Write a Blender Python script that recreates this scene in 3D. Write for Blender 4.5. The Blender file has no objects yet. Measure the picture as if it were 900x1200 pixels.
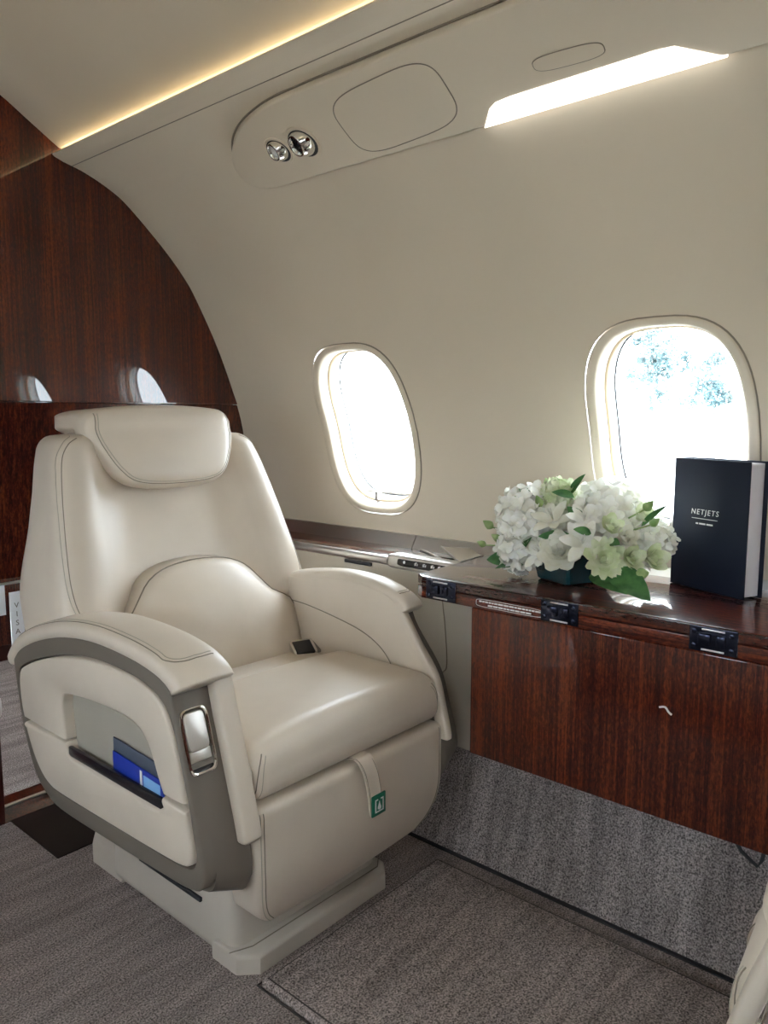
import bpy, bmesh, math, random
import numpy as np
from mathutils import Vector, Matrix
from mathutils.bvhtree import BVHTree

scene = bpy.context.scene
COL = scene.collection
PI = math.pi

# ------------------------------------------------------------------ camera, world, exposure
cam_d = bpy.data.cameras.new('camera')
cam_d.sensor_fit = 'HORIZONTAL'
cam_d.sensor_width = 36.0
cam_d.lens = 36.0 * 905 / 900
cam_d.clip_start = 0.02
cam_d.clip_end = 500
cam = bpy.data.objects.new('camera', cam_d)
COL.objects.link(cam)
cam.location = (0, 0, 1.13)
cam.rotation_euler = (math.radians(90 - 7.05), 0, math.radians(-48.7))
scene.camera = cam

world = bpy.data.worlds.new('world')
scene.world = world
world.use_nodes = True
wn = world.node_tree
bg = wn.nodes['Background']
bg.inputs['Color'].default_value = (0.86, 0.935, 1.0, 1)
bg.inputs['Strength'].default_value = 10.0

vs = scene.view_settings
vs.view_transform = 'Standard'
vs.look = 'None'
vs.gamma = 1
vs.use_curve_mapping = False
vs.exposure = 0.97

# ------------------------------------------------------------------ materials
def new_mat(name):
    m = bpy.data.materials.new(name)
    m.use_nodes = True
    nt = m.node_tree
    b = nt.nodes['Principled BSDF']
    return m, nt, b

def node(nt, t, **kw):
    n = nt.nodes.new(t)
    for k, v in kw.items():
        if k in n.inputs.keys():
            n.inputs[k].default_value = v
        else:
            setattr(n, k, v)
    return n

def coords(nt, scale=(1, 1, 1), kind='Object', rot=(0, 0, 0)):
    tc = nt.nodes.new('ShaderNodeTexCoord')
    mp = nt.nodes.new('ShaderNodeMapping')
    mp.inputs['Scale'].default_value = scale
    mp.inputs['Rotation'].default_value = rot
    nt.links.new(tc.outputs[kind], mp.inputs['Vector'])
    return mp.outputs['Vector']

def ramp(nt, fac, stops):
    r = nt.nodes.new('ShaderNodeValToRGB')
    el = r.color_ramp.elements
    while len(el) < len(stops):
        el.new(0.5)
    for e, (p, c) in zip(el, stops):
        e.position = p
        e.color = (*c, 1)
    nt.links.new(fac, r.inputs['Fac'])
    return r.outputs['Color']

def bump(nt, b, height, strength, dist):
    bm_ = nt.nodes.new('ShaderNodeBump')
    bm_.inputs['Strength'].default_value = strength
    bm_.inputs['Distance'].default_value = dist
    nt.links.new(height, bm_.inputs['Height'])
    nt.links.new(bm_.outputs['Normal'], b.inputs['Normal'])

def plain(name, col, rough=0.5, metal=0.0, coat=0.0, spec=None, noise=None):
    m, nt, b = new_mat(name)
    b.inputs['Roughness'].default_value = rough
    b.inputs['Metallic'].default_value = metal
    b.inputs['Coat Weight'].default_value = coat
    b.inputs['Coat Roughness'].default_value = 0.04
    if spec is not None:
        b.inputs['Specular IOR Level'].default_value = spec
    v = coords(nt, (1, 1, 1))
    n = node(nt, 'ShaderNodeTexNoise', Scale=noise or 6.0, Detail=2.0)
    nt.links.new(v, n.inputs['Vector'])
    c = Vector(col)
    col_out = ramp(nt, n.outputs['Fac'], [(0.3, tuple(c * 0.95)), (0.7, tuple(c * 1.03))])
    nt.links.new(col_out, b.inputs['Base Color'])
    return m

def leather(name, col, rough=0.43):
    m, nt, b = new_mat(name)
    v = coords(nt)
    n1 = node(nt, 'ShaderNodeTexNoise', Scale=5.0, Detail=3.0)
    nt.links.new(v, n1.inputs['Vector'])
    c = Vector(col)
    nt.links.new(ramp(nt, n1.outputs['Fac'], [(0.3, tuple(c * 0.93)), (0.7, tuple(c * 1.05))]), b.inputs['Base Color'])
    n2 = node(nt, 'ShaderNodeTexVoronoi', Scale=700.0)
    nt.links.new(v, n2.inputs['Vector'])
    bump(nt, b, n2.outputs['Distance'], 0.12, 0.0006)
    b.inputs['Roughness'].default_value = rough
    b.inputs['Specular IOR Level'].default_value = 0.45
    return m

def wood(name, ax='z', light=1.0, rough=0.32, coat=1.0, ior=1.52):
    """high-gloss ribbon mahogany, grain along z before rotation"""
    m, nt, b = new_mat(name)
    def sc(t, g): return (t, t, g) if ax == 'z' else (t, g, t)
    v1 = coords(nt, sc(150, 2.6))
    v2 = coords(nt, sc(230, 85))
    v3 = coords(nt, sc(16, 0.6))
    a = node(nt, 'ShaderNodeTexNoise', Scale=1.0, Detail=3.0, Roughness=0.6)
    f = node(nt, 'ShaderNodeTexNoise', Scale=1.0, Detail=3.0, Roughness=0.6, Distortion=0.6)
    g = node(nt, 'ShaderNodeTexNoise', Scale=1.0, Detail=2.0)
    for nn, vv in ((a, v1), (f, v2), (g, v3)):
        nt.links.new(vv, nn.inputs['Vector'])
    m1 = node(nt, 'ShaderNodeMath', operation='MULTIPLY'); m1.inputs[1].default_value = 0.42
    nt.links.new(a.outputs['Fac'], m1.inputs[0])
    m2 = node(nt, 'ShaderNodeMath', operation='MULTIPLY_ADD'); m2.inputs[1].default_value = 0.34
    nt.links.new(f.outputs['Fac'], m2.inputs[0]); nt.links.new(m1.outputs[0], m2.inputs[2])
    ad = node(nt, 'ShaderNodeMath', operation='MULTIPLY_ADD'); ad.inputs[1].default_value = 0.24
    nt.links.new(g.outputs['Fac'], ad.inputs[0]); nt.links.new(m2.outputs[0], ad.inputs[2])
    L = light
    col = ramp(nt, ad.outputs[0], [(0.42, (0.022 * L, 0.0030 * L, 0.0018 * L)), (0.50, (0.066 * L, 0.0098 * L, 0.0045 * L)),
                                   (0.60, (0.175 * L, 0.033 * L, 0.0105 * L))])
    nt.links.new(col, b.inputs['Base Color'])
    b.inputs['Roughness'].default_value = rough
    b.inputs['Specular IOR Level'].default_value = 0.1
    b.inputs['Coat Weight'].default_value = coat
    b.inputs['Coat Roughness'].default_value = 0.015
    b.inputs['Coat IOR'].default_value = ior
    return m

def carpet(name, dark, light_, stripe=1.0):
    m, nt, b = new_mat(name)
    v = coords(nt, (1, 1, 1))
    n1 = node(nt, 'ShaderNodeTexNoise', Scale=260.0, Detail=3.0, Roughness=0.8)
    nt.links.new(v, n1.inputs['Vector'])
    v2 = coords(nt, (4, 30, 4))
    n2 = node(nt, 'ShaderNodeTexNoise', Scale=1.0, Detail=4.0, Roughness=0.6)
    nt.links.new(v2, n2.inputs['Vector'])
    v3 = coords(nt, (1, 1, 1))
    n3 = node(nt, 'ShaderNodeTexNoise', Scale=4.0, Detail=2.0)
    nt.links.new(v3, n3.inputs['Vector'])
    c1 = ramp(nt, n1.outputs['Fac'], [(0.38, dark), (0.62, light_)])
    s = 0.22 * stripe
    c2 = ramp(nt, n2.outputs['Fac'], [(0.38, (1 - s,) * 3), (0.6, (1 + s * .3,) * 3)])
    mm = node(nt, 'ShaderNodeMix', data_type='RGBA', blend_type='MULTIPLY')
    mm.inputs[0].default_value = 1.0
    nt.links.new(c1, mm.inputs[6]); nt.links.new(c2, mm.inputs[7])
    nt.links.new(mm.outputs[2], b.inputs['Base Color'])
    bump(nt, b, n1.outputs['Fac'], 0.8, 0.004)
    b.inputs['Roughness'].default_value = 0.95
    b.inputs['Specular IOR Level'].default_value = 0.1
    return m

def emit(name, col, strength):
    m = bpy.data.materials.new(name); m.use_nodes = True
    nt = m.node_tree
    nt.nodes.remove(nt.nodes['Principled BSDF'])
    e = node(nt, 'ShaderNodeEmission', Strength=strength)
    e.inputs['Color'].default_value = (*col, 1)
    nt.links.new(e.outputs[0], nt.nodes['Material Output'].inputs['Surface'])
    return m

def glass(name):
    m = bpy.data.materials.new(name); m.use_nodes = True
    nt = m.node_tree
    nt.nodes.remove(nt.nodes['Principled BSDF'])
    t = node(nt, 'ShaderNodeBsdfTransparent'); t.inputs['Color'].default_value = (0.95, 0.97, 0.98, 1)
    g = node(nt, 'ShaderNodeBsdfGlossy'); g.inputs['Roughness'].default_value = 0.02
    mx = node(nt, 'ShaderNodeMixShader'); mx.inputs[0].default_value = 0.06
    nt.links.new(t.outputs[0], mx.inputs[1]); nt.links.new(g.outputs[0], mx.inputs[2])
    nt.links.new(mx.outputs[0], nt.nodes['Material Output'].inputs['Surface'])
    return m

M = {}
M['leather'] = leather('cream_leather', (0.70, 0.61, 0.51), 0.37)
M['leather_panel'] = leather('cream_panel_leather', (0.69, 0.60, 0.50), 0.46)
M['seam'] = plain('seam_shadow', (0.27, 0.23, 0.18), 0.8)
M['thread'] = plain('cream_thread', (0.48, 0.43, 0.35), 0.8)
M['taupe'] = plain('taupe_satin', (0.185, 0.158, 0.13), 0.42)
M['taupe_dark'] = plain('grey_pocket_lining', (0.42, 0.385, 0.32), 0.6)
M['base'] = plain('seat_base_plastic', (0.60, 0.535, 0.46), 0.5)
M['liner'] = plain('cream_liner', (0.755, 0.665, 0.53), 0.55, noise=2.0)
M['ceiling'] = plain('ceiling_cream', (0.755, 0.665, 0.53), 0.30, noise=2.0)
M['psu'] = plain('service_panel_cream', (0.755, 0.665, 0.53), 0.45, noise=2.0)
M['reveal'] = plain('window_reveal_white', (0.78, 0.77, 0.74), 0.5)
M['gasket'] = plain('window_gasket_tan', (0.62, 0.47, 0.30), 0.6)
M['rubber'] = plain('dark_rubber', (0.03, 0.03, 0.035), 0.6)
M['wall_taupe'] = plain('lower_wall_taupe', (0.55, 0.50, 0.42), 0.5)
M['wood'] = wood('mahogany_gloss', light=1.05, ior=1.53)
M['wood_edge'] = wood('mahogany_edge', 'y', 1.2)
M['wood_top'] = wood('mahogany_top', 'y', 0.7, ior=1.6)
M['wood_dark'] = wood('mahogany_lower', light=0.8)  # same gloss mahogany in a darker tone
M['carpet'] = carpet('grey_loop_carpet', (0.080, 0.067, 0.064), (0.68, 0.57, 0.535))
M['carpet_wall'] = carpet('grey_wall_carpet', (0.075, 0.066, 0.068), (0.64, 0.56, 0.545), 1.2)
M['carpet_dark'] = plain('carpet_binding', (0.075, 0.062, 0.058), 0.9)
M['metal'] = plain('brushed_steel', (0.68, 0.66, 0.63), 0.38, 1.0)
M['chrome'] = plain('chrome', (0.82, 0.82, 0.80), 0.08, 1.0)
M['black'] = plain('black_gloss', (0.012, 0.012, 0.016), 0.25)
M['hinge'] = plain('hinge_black_metal', (0.03, 0.035, 0.06), 0.18, 0.8)
M['white'] = plain('white_print', (0.85, 0.85, 0.85), 0.6)
M['navy'] = plain('navy_cover', (0.006, 0.011, 0.026), 0.6, spec=0.3, noise=20)
M['pages'] = plain('page_edges', (0.72, 0.70, 0.76), 0.8)
M['vase'] = plain('dark_teal_glaze', (0.004, 0.040, 0.050), 0.12, coat=0.6)
M['card_blue'] = plain('blue_card', (0.02, 0.05, 0.42), 0.3)
M['card_light'] = plain('light_blue_print', (0.25, 0.5, 0.85), 0.3)
M['card_grey'] = plain('grey_card', (0.09, 0.11, 0.15), 0.4)
M['green_tag'] = plain('green_tag', (0.01, 0.17, 0.10), 0.4)
M['maroon'] = plain('dark_maroon', (0.07, 0.015, 0.012), 0.3)
M['shadow_floor'] = plain('shaded_wood_floor', (0.012, 0.007, 0.006), 0.5)  # wood floor colour blackened to carry the shade behind the seat
M['led'] = emit('warm_led', (1.0, 0.84, 0.53), 3.2)
M['wash'] = emit('white_wash_lens', (1.0, 0.96, 0.88), 1.9)
M['glass'] = glass('window_glass')
M['tarmac'] = plain('pale_tarmac', (0.6, 0.6, 0.58), 0.9)
M['tree_leaf'] = plain('tree_foliage', (0.085, 0.145, 0.155), 0.9)
M['bark'] = plain('tree_bark', (0.2, 0.2, 0.2), 0.9)

def petal_mat(name, c0, c1):
    m, nt, b = new_mat(name)
    v = coords(nt)
    n = node(nt, 'ShaderNodeTexNoise', Scale=38.0, Detail=2.0)
    nt.links.new(v, n.inputs['Vector'])
    nt.links.new(ramp(nt, n.outputs['Fac'], [(0.35, c0), (0.65, c1)]), b.inputs['Base Color'])
    b.inputs['Roughness'].default_value = 0.6
    tr = node(nt, 'ShaderNodeBsdfTranslucent')
    nt.links.new(b.inputs['Base Color'].links[0].from_socket, tr.inputs['Color'])
    mx = node(nt, 'ShaderNodeMixShader'); mx.inputs[0].default_value = 0.16
    nt.links.new(b.outputs[0], mx.inputs[1]); nt.links.new(tr.outputs[0], mx.inputs[2])
    nt.links.new(mx.outputs[0], nt.nodes['Material Output'].inputs['Surface'])
    return m
M['petal_white'] = petal_mat('white_petal', (0.88, 0.87, 0.76), (0.95, 0.945, 0.90))
M['petal_cream'] = petal_mat('cream_petal', (0.78, 0.76, 0.62), (0.88, 0.87, 0.78))
M['petal_green'] = petal_mat('pale_green_petal', (0.64, 0.72, 0.42), (0.84, 0.87, 0.68))
M['leaf'] = petal_mat('green_leaf', (0.035, 0.13, 0.035), (0.09, 0.25, 0.07))
M['bud'] = petal_mat('green_bud', (0.22, 0.38, 0.12), (0.45, 0.56, 0.25))

# ------------------------------------------------------------------ mesh helpers (points are given in world metres)
def origin_of(parent):
    o = Vector((0, 0, 0))
    while parent is not None:
        o = o + parent.location
        parent = parent.parent
    return o

def mk(name, verts, faces, mat, parent=None, smooth=True, angle=None):
    verts = [Vector(v) for v in verts]
    if parent is None:
        lo = Vector([min(v[i] for v in verts) for i in range(3)])
        hi = Vector([max(v[i] for v in verts) for i in range(3)])
        org = Vector(((lo.x + hi.x) / 2, (lo.y + hi.y) / 2, lo.z))
    else:
        org = origin_of(parent)
    me = bpy.data.meshes.new(name)
    me.from_pydata([v - org for v in verts], [], faces)
    me.validate()
    bm = bmesh.new(); bm.from_mesh(me)
    bmesh.ops.recalc_face_normals(bm, faces=bm.faces)
    bm.to_mesh(me); bm.free()
    if isinstance(mat, str):
        mat = M[mat]
    me.materials.append(mat)
    me.polygons.foreach_set('use_smooth', [smooth] * len(me.polygons))
    if smooth and angle:
        me.set_sharp_from_angle(angle=math.radians(angle))
    o = bpy.data.objects.new(name, me)
    COL.objects.link(o)
    if parent is None:
        o.location = org
    else:
        o.parent = parent
    return o

def tag(o, label, cat=None, group=None):
    o['label'] = label
    if cat: o['category'] = cat
    if group: o['group'] = group
    return o

def thing(name, loc, label, cat, group=None):
    o = bpy.data.objects.new(name, None)
    o.empty_display_size = 0.05
    COL.objects.link(o)
    o.location = loc
    return tag(o, label, cat, group)

def struct(o):
    o['kind'] = 'structure'
    return o

def box_vf(lo, hi, bevel=0.0, seg=2, xf=None):
    """bevelled box between two corners -> verts, faces"""
    bm = bmesh.new()
    bmesh.ops.create_cube(bm, size=1)
    lo, hi = Vector(lo), Vector(hi)
    for v in bm.verts:
        v.co = Vector([(lo[i] + hi[i]) / 2 + v.co[i] * (hi[i] - lo[i]) for i in range(3)])
    if bevel > 0:
        bmesh.ops.bevel(bm, geom=list(bm.edges), offset=bevel, segments=seg, profile=0.5, affect='EDGES')
    bm.verts.ensure_lookup_table()
    vs_ = [v.co.copy() for v in bm.verts]
    fs = [[v.index for v in f.verts] for f in bm.faces]
    bm.free()
    if xf: vs_ = [xf(v) for v in vs_]
    return vs_, fs

def join_vf(parts):
    V, F = [], []
    for v, f in parts:
        k = len(V)
        V += list(v); F += [[i + k for i in q] for q in f]
    return V, F

def box(name, lo, hi, mat, parent=None, bevel=0.003, seg=2, xf=None):
    v, f = box_vf(lo, hi, bevel, seg, xf)
    return mk(name, v, f, mat, parent, True, 35)

def rbox_vf(c, h, r, n=(8, 6, 8), k=4, deform=None):
    """rounded box as six dense grids, then deformed"""
    ax = []
    for i in range(3):
        H, R = h[i], r if not isinstance(r, tuple) else r[i]
        a = [-H + R * (1 - math.cos(j / k * PI / 2)) for j in range(k)]
        mid = [-(H - R) + (2 * (H - R)) * j / n[i] for j in range(n[i] + 1)]
        ax.append(a + mid + [-x for x in reversed(a)])
    rr = [r] * 3 if not isinstance(r, tuple) else list(r)
    idx, V, F = {}, [], []
    def put(p):
        key = tuple(round(q, 6) for q in p)
        if key in idx: return idx[key]
        q = Vector([max(-(h[i] - rr[i]), min(h[i] - rr[i], p[i])) for i in range(3)])
        d = Vector([(p[i] - q[i]) / rr[i] for i in range(3)])
        L = d.length
        if L > 1e-9:
            mx = max(abs(x) for x in d)
            d = d / L
        w = Vector([q[i] + d[i] * rr[i] for i in range(3)])
        u = Vector([w[i] + c[i] for i in range(3)])
        idx[key] = len(V)
        V.append(deform(u, Vector([w[i] / h[i] for i in range(3)])) if deform else u)
        return idx[key]
    for a in range(3):
        b, g = (a + 1) % 3, (a + 2) % 3
        for s in (-1, 1):
            for i in range(len(ax[b]) - 1):
                for j in range(len(ax[g]) - 1):
                    q = []
                    for (ii, jj) in ((i, j), (i + 1, j), (i + 1, j + 1), (i, j + 1)):
                        p = [0, 0, 0]; p[a] = s * h[a]; p[b] = ax[b][ii]; p[g] = ax[g][jj]
                        q.append(put(p))
                    if len(set(q)) >= 3:
                        F.append(list(dict.fromkeys(q)))
    return V, F

def rbox(name, c, h, r, mat, parent=None, n=(8, 6, 8), k=4, deform=None):
    v, f = rbox_vf(c, h, r, n, k, deform)
    return mk(name, v, f, mat, parent, True)

def sstep(a, b, x):
    t = max(0.0, min(1.0, (x - a) / (b - a)))
    return t * t * (3 - 2 * t)

def interp(x, pts):
    if x <= pts[0][0]: return pts[0][1]
    for (a, b), (c, d) in zip(pts, pts[1:]):
        if x <= c: return b + (d - b) * (x - a) / (c - a)
    return pts[-1][1]

def spline(pts, n, closed=False):
    """Catmull-Rom through points (any dimension), n samples per span"""
    P = [np.array(p, float) for p in pts]
    out = []
    m = len(P)
    spans = m if closed else m - 1
    for i in range(spans):
        if closed:
            p0, p1, p2, p3 = P[(i - 1) % m], P[i], P[(i + 1) % m], P[(i + 2) % m]
        else:
            p0, p1, p2, p3 = P[max(i - 1, 0)], P[i], P[i + 1], P[min(i + 2, m - 1)]
        for j in range(n):
            t = j / n
            out.append(0.5 * ((2 * p1) + (p2 - p0) * t + (2 * p0 - 5 * p1 + 4 * p2 - p3) * t * t + (3 * p1 - p0 - 3 * p2 + p3) * t ** 3))
    if not closed: out.append(P[-1])
    return out

def resample(loop, n):
    """closed loop -> n points evenly spread along it"""
    L = [np.array(p, float) for p in loop]
    L2 = L + [L[0]]
    d = [0.0]
    for a, b in zip(L2, L2[1:]): d.append(d[-1] + np.linalg.norm(b - a))
    out, j = [], 0
    for i in range(n):
        s = d[-1] * i / n
        while d[j + 1] < s: j += 1
        t = (s - d[j]) / max(d[j + 1] - d[j], 1e-12)
        out.append(L2[j] * (1 - t) + L2[j + 1] * t)
    return out

def loft_vf(rings, cap=True, closed=True):
    n = len(rings[0])
    V = [Vector(p) for r in rings for p in r]
    F = []
    for i in range(len(rings) - 1):
        for j in range(n if closed else n - 1):
            a, b = i * n + j, i * n + (j + 1) % n
            F.append([a, b, b + n, a + n])
    if cap and closed:
        for base in (0, (len(rings) - 1) * n):
            c = sum((V[base + j] for j in range(n)), Vector()) / n
            V.append(c)
            for j in range(n):
                F.append([base + j, base + (j + 1) % n, len(V) - 1])
    return V, F

def tube_vf(path, r, n=6, closed=False):
    P = [Vector(p) for p in path]
    rings = []
    prev = None
    m = len(P)
    for i, p in enumerate(P):
        if closed: t = P[(i + 1) % m] - P[i - 1]
        else: t = P[min(i + 1, m - 1)] - P[max(i - 1, 0)]
        t.normalize()
        if prev is None:
            u = t.orthogonal().normalized()
        else:
            u = prev - t * prev.dot(t)
            u = u.normalized() if u.length > 1e-6 else t.orthogonal().normalized()
        prev = u
        w = t.cross(u)
        rad = r(i / (m - 1)) if callable(r) else r
        rings.append([p + (u * math.cos(a) + w * math.sin(a)) * rad for a in [2 * PI * q / n for q in range(n)]])
    if closed: rings.append(rings[0])
    return loft_vf(rings, cap=not closed)

def tube(name, path, r, mat, parent=None, n=6, closed=False):
    v, f = tube_vf(path, r, n, closed)
    return mk(name, v, f, mat, parent)

def plate_vf(loop2d, to3d, d0, d1, bevel=0.0, bulge=0.0, rings=1):
    """polygon (concave allowed) extruded between depths d0 (back) and d1 (front, bevelled)"""
    n = len(loop2d)
    c = sum(np.array(p, float) for p in loop2d) / n
    V, F = [], []
    # inward offset for bevel
    def off(k):
        out = []
        for i in range(n):
            a, b, g = np.array(loop2d[i - 1]), np.array(loop2d[i]), np.array(loop2d[(i + 1) % n])
            t = (g - a); t = t / (np.linalg.norm(t) + 1e-12)
            nr = np.array([-t[1], t[0]])
            out.append(b + nr * k * sgn)
        return out
    area = sum(loop2d[i - 1][0] * loop2d[i][1] - loop2d[i][0] * loop2d[i - 1][1] for i in range(n))
    sgn = 1 if area > 0 else -1
    s = 1 if d1 > d0 else -1
    levels = [(loop2d, d0)]
    if bevel > 0:
        for q in range(4):
            a = q / 3 * PI / 2
            levels.append((off(bevel * (1 - math.cos(a))), d1 - s * bevel * (1 - math.sin(a))))
    else:
        levels.append((loop2d, d1))
    for lp, d in levels:
        V += [Vector(to3d(p[0], p[1], d)) for p in lp]
    for i in range(len(levels) - 1):
        for j in range(n):
            a, b = i * n + j, i * n + (j + 1) % n
            F.append([a, b, b + n, a + n])
    F.append([j for j in range(n)][::-1])
    F.append([(len(levels) - 1) * n + j for j in range(n)])
    return V, F

def pad_vf(loop2d, to3d, height, steps=7, p=2.2, back=0.004):
    """pillow on an outline: rings shrink to the middle while the height swells"""
    n = len(loop2d)
    c = sum(np.array(q, float) for q in loop2d) / n
    rings = []
    rings.append([to3d(q[0], q[1], -back) for q in loop2d])
    for i in range(steps + 1):
        s = i / steps
        k = 1 - s * 0.97
        hgt = height * (1 - (1 - s) ** p)
        rings.append([to3d(c[0] + (q[0] - c[0]) * k, c[1] + (q[1] - c[1]) * k, hgt) for q in loop2d])
    return loft_vf(rings)

def ell(cu, cv, a, b, n=64, e=2.0):
    """superellipse loop"""
    out = []
    for i in range(n):
        t = 2 * PI * i / n
        cs, sn = math.cos(t), math.sin(t)
        out.append((cu + a * math.copysign(abs(cs) ** (2 / e), cs), cv + b * math.copysign(abs(sn) ** (2 / e), sn)))
    return out

def on_surface(obj, pts, direc, lift=0.0, back=0.35):
    """drop a polyline onto a mesh along a direction"""
    org = origin_of(obj)
    me = obj.data
    bv = BVHTree.FromPolygons([v.co + org for v in me.vertices], [list(p.vertices) for p in me.polygons])
    d = Vector(direc).normalized()
    out = []
    for p in pts:
        h = bv.ray_cast(Vector(p) - d * back, d, 2.0)
        if h[0] is not None:
            nn = h[1] if h[1].dot(d) < 0 else -h[1]
            out.append(h[0] + nn * lift)
    return out

def seam(obj, pts, direc, offset=0.006, parent=None, n=12, r=0.0011, double=True):
    """a sewn seam: dark fold line and a thread line beside it, lying on the surface"""
    P = [Vector(p) for p in spline(pts, n)]
    par = parent or obj
    a = on_surface(obj, P, direc, 0.0002)
    if len(a) > 2:
        tube('seam', a, r, 'seam', par, 5)
    if double:
        d = Vector(direc).normalized()
        Q = []
        for i, p in enumerate(P):
            t = (P[min(i + 1, len(P) - 1)] - P[max(i - 1, 0)]).normalized()
            Q.append(p + t.cross(d).normalized() * offset)
        b = on_surface(obj, Q, direc, 0.0003)
        if len(b) > 2:
            tube('stitching', b, r * 0.8, 'thread', par, 5)

def text_mesh(name, body, size, mat, parent, xf, spacing=1.0, shear=0.0, align='CENTER'):
    cu = bpy.data.curves.new(name, 'FONT')
    cu.body = body; cu.size = size; cu.align_x = align; cu.align_y = 'CENTER'
    cu.space_character = spacing; cu.shear = shear
    cu.extrude = 0.0003; cu.resolution_u = 3
    tmp = bpy.data.objects.new(name + '_tmp', cu)
    COL.objects.link(tmp)
    dg = bpy.context.evaluated_depsgraph_get()
    me0 = bpy.data.meshes.new_from_object(tmp.evaluated_get(dg))
    V = [xf(v.co) for v in me0.vertices]
    F = [list(p.vertices) for p in me0.polygons]
    bpy.data.objects.remove(tmp); bpy.data.meshes.remove(me0); bpy.data.curves.remove(cu)
    return mk(name, V, F, mat, parent, False)

# ------------------------------------------------------------------ the cabin shell
XC = 0.55                 # cabin centre line
Y0, YB = -2.2, 2.2        # rear wall, front bulkhead
PROF = [(1.815, .66), (1.812, .78), (1.80, .87), (1.78, .98), (1.753, 1.094), (1.711, 1.198), (1.643, 1.361), (1.562, 1.512),
        (1.515, 1.58), (1.439, 1.662), (1.324, 1.764), (1.264, 1.801), (1.19, 1.831), (1.127, 1.847), (1.096, 1.858)]
PC = [tuple(p) for p in spline(PROF, 8)]
PZ = [p[1] for p in PC]
def XW(z):
    return interp(z, [(p[1], p[0]) for p in PC])
def mir(x, side): return x if side > 0 else 2 * XC - x

WIN_Y = [1.607, 0.678, -0.251, -1.18]
WZ = 1.084; WA, WB = 0.195, 0.258      # bezel half sizes
NW = 64

def winloop(yc, a, b):
    return ell(yc, WZ, a, b, NW, 3.0)

def build_wall(side, name):
    V, F = [], []
    def P(y, z): return (mir(XW(z), side), y, z)
    zlo, zhi = 0.79, 1.38
    zs = [zlo + (zhi - zlo) * i / 16 for i in range(17)]
    def grid(ys, pts):
        k = len(V)
        for y in ys:
            for (x, z) in pts: V.append((mir(x, side), y, z))
        m = len(pts)
        for i in range(len(ys) - 1):
            for j in range(m - 1):
                a = k + i * m + j
                F.append([a, a + 1, a + m + 1, a + m])
    low = [(XW(z), z) for z in (.66, .70, .75, zlo)]
    up = [(XW(zhi), zhi)] + [p for p in PC if p[1] > zhi + 0.003]
    yy = [Y0 + (YB + .02 - Y0) * i / 24 for i in range(25)]
    grid(yy, low); grid(yy, up)
    mid = [(XW(z), z) for z in zs]
    hw = 0.25
    edges = [Y0] + sorted([y - hw for y in WIN_Y] + [y + hw for y in WIN_Y]) + [YB + .02]
    for i in range(0, len(edges), 2):
        grid([edges[i] - .006, (edges[i] + edges[i + 1]) / 2, edges[i + 1] + .006], mid)
    for yc in WIN_Y:
        k = len(V)
        inner = winloop(yc, WA, WB)
        rings = []
        for (y, z) in inner:
            ang = math.atan2(z - WZ, y - yc)
            dy, dz = y - yc, z - WZ
            t = min(hw / abs(dy) if abs(dy) > 1e-6 else 9, ((zhi - WZ) if dz > 0 else (WZ - zlo)) / abs(dz) if abs(dz) > 1e-6 else 9)
            rings.append(((yc + dy * t, WZ + dz * t), (y, z)))
        R = 6
        for q in range(R + 1):
            for (o, i_) in rings:
                s = q / R
                y, z = o[0] + (i_[0] - o[0]) * s, o[1] + (i_[1] - o[1]) * s
                V.append(P(y, z))
        for q in range(R):
            for j in range(NW):
                a, b = k + q * NW + j, k + q * NW + (j + 1) % NW
                F.append([a, b, b + NW, a + NW])
        # fill the four corners the ray fan leaves open
        for sy in (-1, 1):
            for zc in (zlo, zhi):
                best = sorted(range(NW), key=lambda j: (rings[j][0][0] - (yc + sy * hw)) ** 2 + (rings[j][0][1] - zc) ** 2)[:2]
                kk = len(V); V.append(P(yc + sy * hw, zc))
                F.append([kk, k + best[0], k + best[1]])
    o = struct(mk(name, V, F, 'liner'))
    return o
build_wall(1, 'wall_right')
build_wall(-1, 'wall_left')

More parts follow.
